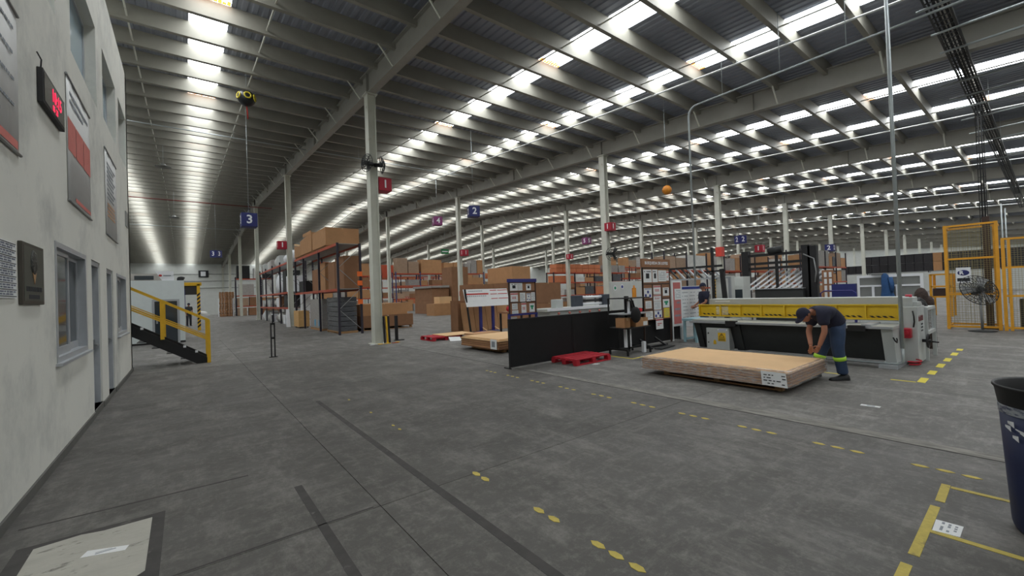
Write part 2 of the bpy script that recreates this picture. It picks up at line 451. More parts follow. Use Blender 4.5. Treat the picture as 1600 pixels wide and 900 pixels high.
def in_view(c):                              # does any of the pane fall inside the photograph's frame?
    for i in range(5):
        for j in range(5):
            y = c[1] + (c[2] - c[1]) * j / 4
            q = _inv @ Vector((c[0] + STRIP_W * (i / 4 - 0.5), y, gz(y) + SH))
            if q.z < -0.05 and abs(q.x / -q.z * FPX) <= 800 and abs(q.y / -q.z * FPX) <= 450: return True
    return False
offscreen = [c for c in cands if not in_view(c)]
cands = [c for c in cands if in_view(c)]
cands.sort(key=lambda c: math.hypot(c[0], c[1]))
def pane_mb(m_, X, a, b):
    n = 9; vs = []
    for y in (a + 0.02, b - 0.02):
        for i in range(n):
            x = X - STRIP_W/2 - 0.01 + (STRIP_W + 0.02) * i / (n - 1)
            vs.append((x, y, gz((a + b)/2) + SLOPE * (y - (a + b)/2) * (1 if b <= RIDGE + 1e-4 else -1) + SH + 0.004 + (0.018 if i % 2 else 0)))
    m_.add(vs, [(i, n+i, n+i+1, i+1) for i in range(n-1)])
rest = MB()
for i, c in enumerate(cands):
    if i < 300:
        m_ = MB(); pane_mb(m_, *c); m_.build('skylight_pane', 'pane', ceiling, fix=False)
    else: pane_mb(rest, *c)
stuff(rest.build('skylight_pane', 'pane', ceiling, fix=False))
away = MB()                                  # the same roof strips running on beyond the frame
for c in offscreen: pane_mb(away, *c)
stuff(away.build('skylight_pane_offscreen', 'pane', ceiling, fix=False))
laps = MB()
for si, X in enumerate(strips):
    for k, y in enumerate(pur_y):
        if (k + 2 * si) % 5 == 1 and 0 < y < 80:
            s_ = 1 if y < RIDGE else -1
            for q in range(9):
                x = X - STRIP_W/2 + STRIP_W * (q + 0.5) / 9
                l_ = 0.10 + 0.10 * random.random()
                laps.add([(x-0.046, y-l_-0.05, gz(y-l_-0.05)+SH-0.004), (x+0.04, y-l_-0.04, gz(y-l_-0.05)+SH-0.004), (x+0.046, y-0.02, gz(y-0.02)+SH-0.004), (x-0.046, y-0.02, gz(y-0.02)+SH-0.004)], [(0, 1, 2, 3)])
stuff(laps.build('pane_lap', 'pane_old', ceiling, fix=False))

# ---- outer walls
def wall(name, m_, material='plain_white'): return structure(m_.build(name, material))
ZT = gz(RIDGE) + SH
def gable(axis_x):      # side wall polygon in (y, z)
    return [(YN, -0.1), (YF, -0.1), (YF, gz(YF) + SH), (RIDGE, ZT), (YN, gz(YN) + SH)]
wall('wall_right', MB().prism(gable(0), 'x', XR, XR + 0.2))
wall('wall_far_left', MB().prism(gable(0), 'x', XL - 0.2, XL))
wall('wall_far', MB().box(XL - 0.2, XR + 0.2, YF, YF + 0.2, -0.1, gz(YF) + SH))
wall('wall_near', MB().box(XL - 0.2, XR + 0.2, YN - 0.2, YN, -0.1, gz(YN) + SH))

# ---- columns
def column(x, y, detail, label, group=None):
    c = thing('steel_column', label, 'column', (x, y, 0), group)
    zt = gz(y)
    m_ = MB()
    w_, d_ = 0.28, 0.34
    m_.box(x - w_/2, x - w_/2 + 0.016, y - d_/2, y + d_/2, 0, zt + 0.02)       # flanges face X
    m_.box(x + w_/2 - 0.016, x + w_/2, y - d_/2, y + d_/2, 0, zt + 0.02)
    m_.box(x - w_/2 + 0.016, x + w_/2 - 0.016, y - 0.09, y + 0.09, 0, zt + 0.02)
    m_.build('post', 'cream_steel', c)
    if detail:
        MB().box(x - 0.24, x + 0.24, y - 0.26, y + 0.26, 0, 0.025).build('base_plate', 'cream_steel', c)
        MB().box(x - 0.2, x + 0.2, y - 0.22, y + 0.22, zt - 0.04, zt).build('cap_plate', 'cream_steel', c)
    return c
_far = 'cream steel roof column standing farther back in the hall among the racks'
_own = {(1, 2): 'nearest cream steel column, black and yellow guard strips at its foot',
        (1, 3): 'cream steel column at the end of the tall cardboard-topped rack',
        (1, 4): 'slim cream column behind the blue 3 sign, at the head of the long rack',
        (2, 2): 'cream column with a wall fan and a red sign, behind the workbench',
        (2, 3): 'cream column with red handle, beside the small white display board'}
for gi, gx in enumerate(GX[1:], 1):
    for ri, ry in enumerate(ROWS):
        if ri < 2 or gi == len(GX) - 1 or (gi >= 4 and ri > 5) or (gi >= 7 and ri > 4): continue
        lab = _own.get((gi, ri))
        column(gx, ry, gi < 4 and ri < 5, lab or _far, None if lab else 'columns farther back')
# ---- office block wall on the left, with its openings
WX = -1.085
W0, W1, WH = -8.0, 14.14, 7.4
opens = [('w', 6.45, 8.18, 1.03, 2.33), ('d', 8.64, 9.42, 0.10, 2.32), ('d', 10.12, 10.92, 0.08, 2.29), ('w', 11.43, 13.05, 1.02, 2.28),
         ('u', 4.6, 6.72, 4.87, 6.2), ('u', 7.52, 9.5, 4.87, 6.2), ('u', 10.18, 11.95, 4.97, 6.2), ('u', 12.4, 13.85, 4.97, 6.2)]
ys = sorted({W0, W1} | {o[1] for o in opens} | {o[2] for o in opens})
mb = MB()
for a, b in zip(ys[:-1], ys[1:]):
    zs = [(0.0, WH)]
    for o in opens:
        if o[1] <= a and b <= o[2]:
            zs = [s for z0, z1 in zs for s in ((z0, min(z1, o[3])), (max(z0, o[4]), z1)) if s[1] > s[0] + 1e-6]
    for z0, z1 in zs: mb.box(WX - 0.22, WX, a, b, z0, z1)
mb.box(XL, WX, W1 - 0.2, W1, 0, WH)         # end wall of the block
mb.box(XL, WX - 0.22, W0, W1 - 0.2, WH - 0.2, WH)      # its flat roof
wl = wall('wall_left', mb, 'wall_white')
structure(MB().box(WX, WX + 0.018, W0, 8.6, 0, 0.085).box(WX, WX + 0.018, 9.46, 10.08, 0, 0.085).box(WX, WX + 0.018, 10.96, W1 + 0.018, 0, 0.085)
          .box(XL, WX, W1, W1 + 0.018, 0, 0.085).build('baseboard_left', 'skirting'))
M['glass_dark'] = mat('window_glass', srgb(52, 60, 66), 0.06, var=0.0)
M['glass_dark'].node_tree.nodes['Principled BSDF'].inputs['Specular IOR Level'].default_value = 0.9
M['glass_sky'] = mat('upper_window_glass', srgb(150, 172, 184), 0.08, var=0.05, scale=0.7)  # pale blue tint; reflected skylights are put into this base colour
for n_, (k, a, b, z0, z1) in enumerate(opens, 1):
    if k == 'd':
        o = structure(MB().box(WX - 0.13, WX - 0.02, a, a + 0.055, z0, z1).box(WX - 0.13, WX - 0.02, b - 0.055, b, z0, z1)
                      .box(WX - 0.13, WX - 0.02, a + 0.055, b - 0.055, z1 - 0.07, z1).build('door_%d' % n_, 'alu'))
        MB().box(WX - 0.12, WX - 0.085, a + 0.06, b - 0.06, z0 + 0.01, 1.0).box(WX - 0.12, WX - 0.085, a + 0.06, a + 0.12, 1.0, z1 - 0.07) \
            .box(WX - 0.12, WX - 0.085, b - 0.12, b - 0.06, 1.0, z1 - 0.07).box(WX - 0.12, WX - 0.085, a + 0.12, b - 0.12, z1 - 0.14, z1 - 0.07) \
            .build('door_leaf', 'alu', o)
        MB().box(WX - 0.11, WX - 0.1, a + 0.12, b - 0.12, 1.0, z1 - 0.14).build('pane', 'glass_dark', o)
        MB().bar((WX - 0.07, b - 0.09, 1.02), (WX - 0.02, b - 0.09, 1.02), 0.03, 0.03).bar((WX - 0.035, b - 0.09, 1.02), (WX - 0.035, b - 0.22, 1.02), 0.025, 0.025) \
            .box(WX - 0.086, WX - 0.07, b - 0.115, b - 0.065, 0.94, 1.1).build('door_handle', 'grey_steel', o)
        MB().box(WX - 0.2, WX + 0.01, a, b, 0, z0).build('threshold', 'skirting', o)
    elif k == 'w':
        m_ = MB(); f = 0.06
        m_.box(WX - 0.12, WX + 0.008, a, a + f, z0, z1).box(WX - 0.12, WX + 0.008, b - f, b, z0, z1)
        m_.box(WX - 0.12, WX + 0.008, a + f, b - f, z1 - f, z1).box(WX - 0.12, WX + 0.008, a + f, b - f, z0, z0 + f)
        o = structure(m_.build('window_%d' % n_, 'alu'))
        c = (a + b) / 2
        for q, (s0, s1, dx) in enumerate(((a + f, c + 0.035, -0.035), (c - 0.035, b - f, -0.075))):
            t = 0.055
            sash = MB().box(WX+dx-0.03, WX+dx, s0, s0+t, z0+f, z1-f).box(WX+dx-0.03, WX+dx, s1-t, s1, z0+f, z1-f) \
                .box(WX+dx-0.03, WX+dx, s0+t, s1-t, z1-f-t, z1-f).box(WX+dx-0.03, WX+dx, s0+t, s1-t, z0+f, z0+f+t*1.6).build('sash', 'alu', o)
            MB().box(WX+dx-0.018, WX+dx-0.012, s0+t, s1-t, z0+f+t*1.6, z1-f-t).build('pane', 'glass_dark', sash)
        MB().box(WX - 0.02, WX + 0.05, a - 0.04, b + 0.04, z0 - 0.03, z0).build('window_sill', 'alu', o)
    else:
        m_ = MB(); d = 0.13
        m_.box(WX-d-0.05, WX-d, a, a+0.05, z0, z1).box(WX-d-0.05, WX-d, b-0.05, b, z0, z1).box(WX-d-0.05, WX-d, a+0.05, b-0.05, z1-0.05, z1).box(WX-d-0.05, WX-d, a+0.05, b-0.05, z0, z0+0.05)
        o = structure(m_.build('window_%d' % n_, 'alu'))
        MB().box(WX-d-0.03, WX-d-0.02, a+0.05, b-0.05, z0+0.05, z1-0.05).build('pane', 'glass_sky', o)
# ================================================================== FLOOR MARKS (parts of the floor)
def flat(poly, name, material, h=0.003, parent=floor, z=0.0):
    return MB().prism(poly, 'z', z, z + h).build(name, material, parent)
def dash_y(x, y, l=0.125, w_=0.055):     # worn lens-shaped dash lying along Y
    return [(x, y - l/2), (x + w_/2, y - l*0.2), (x + w_/2, y + l*0.2), (x, y + l/2), (x - w_/2, y + l*0.2), (x - w_/2, y - l*0.2)]
for k in range(10):
    y0 = 0.44 + 0.727 * k
    for j in range(3):
        flat(dash_y(4.92 + random.uniform(-.006, .006), y0 + 0.15 * j, 0.12 - 0.004 * k, 0.05), 'tape_dash', 'tape_yellow')
for y in (1.51, 1.66, 1.80, 2.20, 2.36, 3.06, 3.2, 4.9, 5.1, 5.9, 6.9): flat(dash_y(2.01, y, 0.12 if y < 4 else 0.08, 0.05 if y < 4 else 0.03), 'tape_dash', 'tape_yellow')
for a, b in ((4.22, 4.6), (3.29, 4.11), (2.3, 3.16)): flat([(a, 0.515), (b, 0.525), (b, 0.575), (a, 0.565)], 'tape_strip', 'tape_yellow')
for x, y0, y1 in ((4.565, -0.5, 0.52), (3.685, -0.3, 0.52)): flat([(x - 0.022, y0), (x + 0.022, y0), (x + 0.024, y1), (x - 0.022, y1)], 'tape_strip', 'tape_yellow')
M['tape_bright'] = mat('tape_bright', srgb(222, 206, 74), 0.7, var=0.08, scale=12)
for a, b in ((8.87, 9.3), (9.72, 10.12), (10.56, 11.02), (11.4, 11.86), (12.33, 12.8), (13.2, 13.54)):
    flat([(a, 1.235), (b, 1.245), (b + 0.02, 1.34), (a + 0.02, 1.33)], 'tape_dash', 'tape_bright')
for y0, y1 in ((1.335, 1.63), (2.3, 3.1)): flat([(8.845, y0), (8.89, y0), (8.89, y1), (8.845, y1)], 'tape_strip', 'tape_bright')
flat([(8.0, 5.9), (8.05, 5.9), (8.05, 6.95), (8.0, 6.95)], 'tape_strip', 'tape_bright')
flat([(8.05, 5.9), (10.4, 5.9), (10.4, 5.95), (8.05, 5.95)], 'tape_strip', 'tape_bright')
M['stain'] = mat('old_tape_residue', srgb(68, 66, 64), 0.85, var=0.2, scale=7, spots=(srgb(112, 110, 105), 5, 0.6, 0.7))
flat([(1.575, 1.2), (1.65, 1.2), (1.64, 7.2), (1.585, 7.2)], 'worn_stripe', 'stain', 0.0015)
flat([(0.71, 1.6), (0.775, 1.6), (0.76, 4.05), (0.70, 4.05)], 'worn_stripe', 'stain', 0.0015)
flat([(-0.165, 3.235), (1.1, 3.235), (1.1, 3.25), (-0.165, 3.25)], 'worn_stripe', 'stain', 0.0015)
flat([(-1.0, 4.67), (0.42, 4.61), (0.42, 4.63), (-1.0, 4.69)], 'worn_stripe', 'stain', 0.0015)
flat([(5.515, -1.0), (5.6, -1.0), (5.75, 2.2), (5.62, 6.2), (5.515, 7.0)], 'dust_edge', mat('floor_dust', srgb(140, 137, 130), 0.9, var=0.15, scale=6, spots=(srgb(108, 106, 101), 5, 0.42, 0.6), stretch=(3, 0.6, 1)), 0.001)
flat([(5.49, -1.8), (5.512, -1.8), (5.512, 13.2), (5.49, 13.2)], 'joint_filler', 'joint', 0.0012)
# light concrete repair patch with a dark rim, and the paper stuck on it
M['patch'] = mat('repair_concrete', srgb(172, 170, 160), 0.85, var=0.08, scale=5, spots=(srgb(96, 94, 88), 7, 0.58, 0.66), stretch=(0.6, 1.4, 1), bump=0.5, bscale=18)
flat([(-0.93, 2.9), (-0.16, 2.9), (-0.16, 4.3), (-0.93, 4.3)], 'patch_rim', 'stain', 0.0015)
flat([(-0.84, 2.9), (-0.44, 2.9), (-0.36, 3.30), (-0.23, 3.42), (-0.235, 4.23), (-0.5, 4.225), (-0.62, 4.26), (-0.84, 4.23)], 'repair_patch', 'patch', 0.004)
pp = tag(MB().prism([(-0.57, 3.87), (-0.35, 3.79), (-0.335, 3.85), (-0.545, 3.945)], 'z', 0.004, 0.006).build('floor_label', 'paper'), 'small torn white label stuck on the pale repair patch', 'label')
MB().box(-0.5, -0.4, 3.855, 3.865, 0.0055, 0.0068).box(-0.5, -0.42, 3.875, 3.88, 0.0055, 0.0068).build('print', 'ink_grey', pp)
pp = tag(MB().prism([(3.70, 0.515), (3.885, 0.52), (3.89, 0.395), (3.72, 0.395)], 'z', 0.0, 0.004).build('floor_label', 'paper'), 'white printed floor label between the yellow tape lines by the blue bin', 'label')
m_ = MB()
for i in range(4):
    for j in range(3):
        if (i * 3 + j) % 4: m_.box(3.735 + 0.035*i, 3.755 + 0.035*i + 0.006*j, 0.415 + 0.03*j, 0.428 + 0.03*j, 0.0035, 0.005)
m_.build('print', 'ink_grey', pp)
pp = tag(MB().prism([(6.80, 1.56), (6.87, 1.56), (6.885, 1.37), (6.815, 1.37)], 'z', 0.0, 0.003).build('floor_label', 'paper'), 'worn white label strip on the floor in front of the wrapped sheet stack', 'label')
MB().box(6.825, 6.86, 1.42, 1.5, 0.002, 0.0038).build('print', 'ink_grey', pp)
q = onz(931, 569)
tag(MB().prism([(q.x-0.09, q.y+.03), (q.x+0.02, q.y+.05), (q.x+0.11, q.y-0.03), (q.x+0.0, q.y-0.04)], 'z', 0.0, 0.006).build('paper_scrap', 'paper'), 'scrap of white paper on the floor beside the red pallet', 'paper')

# ================================================================== THINGS ON THE OFFICE WALL
def lines_y(m_, x, y0, y1, z0, z1, rows, th, rng, frac=1.0, d=0.002):
    """rows of word-like bars on a wall that looks along +X"""
    for r in range(rows):
        z = z1 - (r + 0.5) * (z1 - z0) / rows
        y = y0
        end = y0 + (y1 - y0) * (frac if r % 3 else 1.0)
        while y < end - 0.01:
            l = rng.uniform(0.03, 0.09); l = min(l, end - y)
            m_.box(x, x + d, y, y + l, z - th/2, z + th/2); y += l + 0.02
rng = random.Random(3)
# digital clock
c = thing('digital_clock', 'black wall clock with glowing red digits, leaning off the wall', 'clock', (WX, 6.3, 3.76))
MB().box(WX, WX + 0.045, 5.9, 6.8, 3.60, 3.94).build('case', 'black', c, bevel=0.006)
MB().box(WX + 0.045, WX + 0.048, 5.93, 6.77, 3.63, 3.91).build('screen', mat('clock_screen', srgb(20, 18, 20), 0.2, var=0.0), c)
M['led'] = mat('red_led', srgb(200, 20, 50), 0.5, var=0.0, emit=((1.0, 0.03, 0.10), 1.1))
text('10:15', 'digits', 0.19, 'led', c, (WX + 0.05, 6.42, 3.80), '+x', depth=0.001)
text('05  23', 'date_digits', 0.085, 'led', c, (WX + 0.05, 6.35, 3.675), '+x', depth=0.001)
MB().tube([(WX + 0.02, 5.95, 3.93), (WX + 0.03, 5.93, 4.02), (WX + 0.006, 5.9, 4.08)], 0.006, 6).build('cord', 'black', c)
# banners
def banner(y0, y1, z0, z1, label, deco):
    b = thing('wall_banner', label, 'banner', (WX, (y0+y1)/2, z0))
    n = 7; m_ = MB(); vs = []
    for i in range(n + 1):
        y = y0 + (y1 - y0) * i / n; bulge = 0.009 + 0.003 * math.sin(i * 1.9)
        vs += [(WX + 0.008, y, z0), (WX + bulge, y, (z0 + z1)/2), (WX + 0.009 + 0.004*math.sin(i*2.3), y, z1 - 0.03)]
    m_.add(vs, [(3*i+j, 3*i+3+j, 3*i+4+j, 3*i+1+j) for i in range(n) for j in (0, 1)], True)
    s_ = m_.build('sheet', 'banner', b, fix=False)
    sd = s_.modifiers.new('t', 'SOLIDIFY'); sd.thickness = 0.003
    MB().cyl((WX + 0.012, y0 - 0.02, z1 - 0.02), (WX + 0.012, y1 + 0.02, z1 - 0.02), 0.012, 8).build('top_rod', 'grey_steel', b)
    MB().cyl((WX + 0.014, y0 - 0.02, z0), (WX + 0.014, y1 + 0.02, z0), 0.012, 8).build('bottom_rod', 'grey_steel', b)
    for part, mt, boxes in deco:
        m_ = MB()
        for (a, c_, d, e) in boxes: m_.box(WX + 0.0135, WX + 0.0145, a, c_, d, e)
        m_.build(part, mt, b)
    return b
M['banner'] = mat('banner_vinyl', srgb(206, 207, 206), 0.5, var=0.04)
M['banner_red'] = mat('banner_red', srgb(204, 116, 108), 0.6, var=0.06)
m_ = MB(); lines_y(m_, WX, 3.4, 5.2, 3.1, 3.95, 14, 0.022, rng, 0.8)
b = banner(3.3, 5.27, 2.9, 4.1, 'white wall banner of printed text lines with a red foot strip', [('foot_strip', 'banner_red', [(3.35, 5.22, 2.93, 3.0)])])
tmp = MB(); lines_y(tmp, WX + 0.0135, 3.4, 5.15, 3.1, 3.95, 12, 0.024, rng, 0.8); tmp.build('print', 'ink_grey', b)
b = banner(7.15, 8.66, 2.9, 4.44, 'white wall banner with a broad red block across its middle', [('red_block', 'banner_red', [(7.17, 7.62, 3.52, 3.92), (7.65, 8.12, 3.52, 3.92), (8.15, 8.64, 3.52, 3.92)]), ('foot_strip', 'banner_red', [(7.55, 8.6, 2.95, 3.0)])])
tmp = MB(); lines_y(tmp, WX + 0.0135, 7.3, 8.5, 4.1, 4.3, 2, 0.04, rng, 0.7); tmp.build('print', 'ink_grey', b)
b = banner(10.15, 11.65, 2.9, 4.45, 'narrow grey banner of text with orange lines near the far windows', [('orange_lines', mat('banner_orange', srgb(200, 150, 110), 0.6), [(10.35, 11.3, 3.25 + 0.07*i, 3.28 + 0.07*i) for i in range(4)])])
tmp = MB(); lines_y(tmp, WX + 0.0135, 10.35, 11.4, 3.55, 4.25, 9, 0.03, rng, 0.8); tmp.build('print', 'ink_grey', b)
MBs = tag(MB().box(WX, WX + 0.02, 13.25, 13.7, 3.5, 3.85).build('wall_plate', 'grey_steel'), 'small grey square plate near the end of the office wall', 'plate')
# plaque: dark framed relief
c = thing('framed_plaque', 'dark bronze framed plaque with an oval relief and a tan wedge', 'plaque', (WX, 5.5, 1.66))
MB().box(WX, WX + 0.028, 5.2, 5.86, 1.65, 2.18).build('frame', mat('plaque_frame', srgb(66, 62, 54), 0.5, var=0.1), c, bevel=0.006)
MB().box(WX + 0.028, WX + 0.030, 5.235, 5.825, 1.68, 2.15).build('panel', mat('plaque_panel', srgb(70, 74, 66), 0.45, var=0.08), c)
MB().sphere((WX + 0.030, 5.52, 2.02), 0.11, 16, (0.16, 0.9, 1.0)).build('relief', mat('plaque_relief', srgb(52, 54, 50), 0.4, var=0.3, scale=18, bump=0.8, bscale=40), c)
MB().prism([(5.45, 1.965), (5.60, 1.965), (5.525, 1.83)], 'x', WX + 0.030, WX + 0.034).build('wedge', mat('plaque_tan', srgb(176, 138, 100), 0.5), c)
m_ = MB()
for i in range(8): m_.box(WX + 0.030, WX + 0.032, 5.29 + 0.06*i, 5.335 + 0.06*i, 1.765, 1.805)
m_.box(WX + 0.030, WX + 0.032, 5.36, 5.68, 1.70, 1.735)
m_.build('lettering', 'ink', c)
# framed table of text next to it
c = thing('wall_notice', 'white printed notice ruled into black rows beside the bronze plaque', 'notice', (WX, 4.9, 1.7))
MB().box(WX, WX + 0.012, 4.4, 5.11, 1.70, 2.14).build('sheet', 'paper', c)
m_ = MB()
for i in range(9): m_.box(WX + 0.012, WX + 0.014, 4.4, 5.1, 1.712 + 0.052*i, 1.718 + 0.052*i)
m_.build('ruling', 'ink', c)
m_ = MB()
for i in range(8): lines_y(m_, WX + 0.012, 4.43, 5.08, 1.722 + 0.052*i, 1.76 + 0.052*i, 2, 0.012, rng, 0.9)
m_.build('print', mat('ink_slate', srgb(110, 116, 130), 0.8), c)

# ================================================================== BLUE BIN
bx_, by_ = 4.17, -0.055
M['bin'] = mat('bin_navy', srgb(18, 31, 68), 0.42, var=0.12, scale=3, spots=(srgb(44, 56, 92), 7, 0.7, 0.78))
c = thing('waste_bin', 'tall tapered navy blue bin with a black rim, inside yellow tape marks', 'bin', (bx_, by_, 0))
MB().lathe([(0.0, 0.0), (0.245, 0.0), (0.255, 0.02), (0.262, 0.05), (0.298, 0.80), (0.288, 0.80), (0.25, 0.06), (0.0, 0.05)], (bx_, by_, 0), 40).build('body', 'bin', c)
MB().lathe([(0.299, 0.79), (0.312, 0.885), (0.322, 0.90), (0.318, 0.915), (0.306, 0.905), (0.29, 0.79)], (bx_, by_, 0), 40).build('rim', 'black', c)
M['old_tape'] = mat('peeling_tape', srgb(150, 154, 160), 0.5, var=0.2, scale=12, spots=(srgb(40, 48, 80), 10, 0.52, 0.6), stretch=(1, 1, 4))
MB().lathe([(0.2975, 0.735), (0.3005, 0.785), (0.299, 0.788), (0.296, 0.735)], (bx_, by_, 0), 40).build('tape_band', 'old_tape', c)
m_ = MB(); rr = random.Random(5)
for i in range(9):                                # scraps of torn white sticker on the side that faces the aisle
    a0 = math.radians(120 + 4.5 * i); h0 = 0.60 + 0.09 * rr.random(); r_ = 0.2905
    a1 = a0 + math.radians(rr.uniform(5, 9)); dz = rr.uniform(0.015, 0.04)
    pts = []
    for (a, z) in ((a0, h0), (a1, h0 - 0.02), (a1, h0 - 0.02 + dz), (a0, h0 + dz * 0.4)):
        R_ = 0.2632 + 0.0475 * (z - 0.05) / 0.75 + 0.0005 - 0.0115 * 0
        pts.append((bx_ + R_ * math.cos(a), by_ + R_ * math.sin(a), z))
    m_.add(pts, [(0, 1, 2, 3)])
m_.build('sticker_scraps', 'white_print', c, fix=False)

# ================================================================== PALLETS AND SHEET STACKS
def pallet(x0, x1, y0, y1, h, material, label, group=None, along='x', ntop=6, z0=0.0, lower=True):
    """boards run along 'x' or 'y'; three runners across, blocks between decks; every board a part"""
    c = thing('pallet', label, 'pallet', ((x0+x1)/2, (y0+y1)/2, z0), group)
    t = 0.022
    def B(a0, a1, b0, b1, za, zb, nm):            # a along boards, b across
        m_ = MB()
        if along == 'x': m_.box(a0, a1, b0, b1, z0+za, z0+zb)
        else: m_.box(b0, b1, a0, a1, z0+za, z0+zb)
        return m_.build(nm, material, c)
    A0, A1, B0, B1 = (x0, x1, y0, y1) if along == 'x' else (y0, y1, x0, x1)
    wd = (B1 - B0) / ntop
    for i in range(ntop): B(A0, A1, B0 + wd*i + 0.024, B0 + wd*(i+1) - 0.024, h - t, h, 'deck_board')
    for f in (0, 0.5, 1):
        a = A0 + (A1 - A0 - 0.1) * f
        B(a, a + 0.1, B0 + 0.01, B1 - 0.01, h - 2*t, h - t, 'stringer_board')
        for g in (0, 0.5, 1):
            b_ = B0 + (B1 - B0 - 0.12) * g
            B(a, a + 0.1, b_, b_ + 0.12, t if lower else 0, h - 2*t, 'block')
    if lower:
        for g in (0, 0.5, 1):
            b_ = B0 + (B1 - B0 - 0.1) * g
            B(A0, A1, b_, b_ + 0.1, 0, t, 'bottom_board')
    return c
pallet(6.5, 7.62, 6.22, 7.0, 0.135, 'red_wood', 'empty red painted pallet lying against the black screen', along='x', ntop=5)
pallet(6.95, 8.2, 2.5, 4.45, 0.10, 'wood', 'low wooden pallet under the film-wrapped cardboard sheets', along='y', ntop=6)

def sheet_stack(x0, x1, y0, y1, z0, z1, n, label, seed, inset_top=True):
    rr = random.Random(seed)
    c = thing('cardboard_stack', label, 'cardboard', ((x0+x1)/2, (y0+y1)/2, z0))
    th = (z1 - z0) / n
    for i in range(n):
        j = [rr.uniform(-0.016, 0.016) for _ in range(4)]
        if i == n - 1 and inset_top: j = [0.05, -0.05, 0.05, -0.05]
        MB().box(x0 + j[0], x1 + j[1], y0 + j[2], y1 + j[3], z0 + th*i + (0.0015 if i else 0), z0 + th*(i+1)).build(
            'sheet_bundle', 'card_light' if i >= n - 2 else ('card' if i % 2 else 'card_dark'), c)
    return c
SX0, SX1, SY0, SY1, SZ0, SZ1 = 6.76, 8.35, 2.35, 4.78, 0.10, 0.33
st = sheet_stack(SX0, SX1, SY0, SY1, SZ0, SZ1, 11, 'film-wrapped stack of large cardboard sheets the worker is bending over', 11)
M['film'] = film('stretch_film', (0.78, 0.76, 0.74), 0.30, 0.12)
m_ = MB(); nseg = 26; rr = random.Random(4)
ring = []
def ringpts(z, o):
    out = []
    for i in range(nseg): out.append((SX0 - o - rr.uniform(0, .006), SY1 + o - (SY1 - SY0 + 2*o) * i / nseg, z))
    for i in range(12): out.append((SX0 - o + (SX1 - SX0 + 2*o) * i / 12, SY0 - o - rr.uniform(0, .006), z))
    for i in range(nseg): out.append((SX1 + o + rr.uniform(0, .006), SY0 - o + (SY1 - SY0 + 2*o) * i / nseg, z))
    for i in range(12): out.append((SX1 + o - (SX1 - SX0 + 2*o) * i / 12, SY1 + o + rr.uniform(0, .006), z))
    return out
zs_ = [SZ0 + 0.002, SZ0 + 0.05, SZ0 + 0.1, SZ0 + 0.15, SZ0 + 0.2, SZ1 + 0.004]
rings = [ringpts(z, 0.022) for z in zs_] + [ringpts(SZ1 + 0.006, -0.045)]
K = len(rings[0]); vs = [p for r_ in rings for p in r_]
m_.add(vs, [(i*K+j, i*K+(j+1) % K, (i+1)*K+(j+1) % K, (i+1)*K+j) for i in range(len(rings)-1) for j in range(K)], True)
m_.build('stretch_film', 'film', st, fix=False)
lab = MB().add([(SX0-0.03, 2.70, 0.315), (SX0-0.03, 2.37, 0.31), (SX0-0.045, 2.345, 0.104), (SX0-0.045, 2.68, 0.112)], [(0, 1, 2, 3)]).build('paper_label', 'paper', st, fix=False)
sd = lab.modifiers.new('t', 'SOLIDIFY'); sd.thickness = 0.002
m_ = MB(); rr = random.Random(9)
for r_ in range(4):
    y = 2.66
    while y > 2.40:
        l = rr.uniform(0.02, 0.07)
        if rr.random() > 0.25:
            z = 0.265 - 0.04 * r_; x = SX0 - 0.036 - 0.015 * (0.31 - z) / 0.22
            m_.box(x - 0.003, x, y - l, y, z - 0.007, z + 0.006)
        y -= l + 0.02
m_.build('handwriting', 'ink', st)
# second stack, beyond the black screen's end
pallet(6.75, 8.0, 9.15, 10.75, 0.10, 'wood', 'wooden pallet under the low cardboard stack behind the black screen', along='y', ntop=6)
s2 = sheet_stack(6.5, 8.2, 9.02, 10.92, 0.10, 0.37, 9, 'low cardboard sheet stack with a white label, beside the black screen', 21)
MB().box(6.47, 6.485, 9.08, 9.36, 0.11, 0.37).build('paper_label', 'paper', s2)
MB().box(6.467, 6.471, 9.15, 9.3, 0.17, 0.32).build('label_print', 'ink_grey', s2)
# red pallets and offcuts further on
pallet(6.8, 7.9, 13.35, 14.35, 0.14, 'red_wood', 'red pallet with cardboard offcuts on it, near the column guard', along='y', ntop=5)
pallet(8.05, 9.2, 12.55, 13.75, 0.14, 'red_wood', 'red pallet half hidden under a raised cardboard sheet by the display board', along='y', ntop=5)
tag(MB().box(7.3, 8.6, 13.3, 14.4, 0.142, 0.16).build('cardboard_sheet', 'card_light'), 'flat cardboard offcut on the red pallet', 'cardboard')
tag(MB().box(7.95, 9.15, 12.5, 13.15, 0.142, 0.20).build('cardboard_sheet', 'card'), 'thicker cardboard sheets lying on the second red pallet', 'cardboard')
tag(MB().add([(7.25, 12.95, 0.0), (7.6, 12.75, 0.0), (7.65, 12.95, 0.12), (7.3, 13.15, 0.13), (7.26, 12.96, 0.0), (7.6, 12.76, 0.0), (7.66, 12.96, 0.115), (7.31, 13.16, 0.125)],
             [(0,1,2,3),(7,6,5,4),(0,4,5,1),(1,5,6,2),(2,6,7,3),(3,7,4,0)]).build('paper_sheet', 'paper'), 'white sheet leaning against the red pallet with offcuts', 'paper')

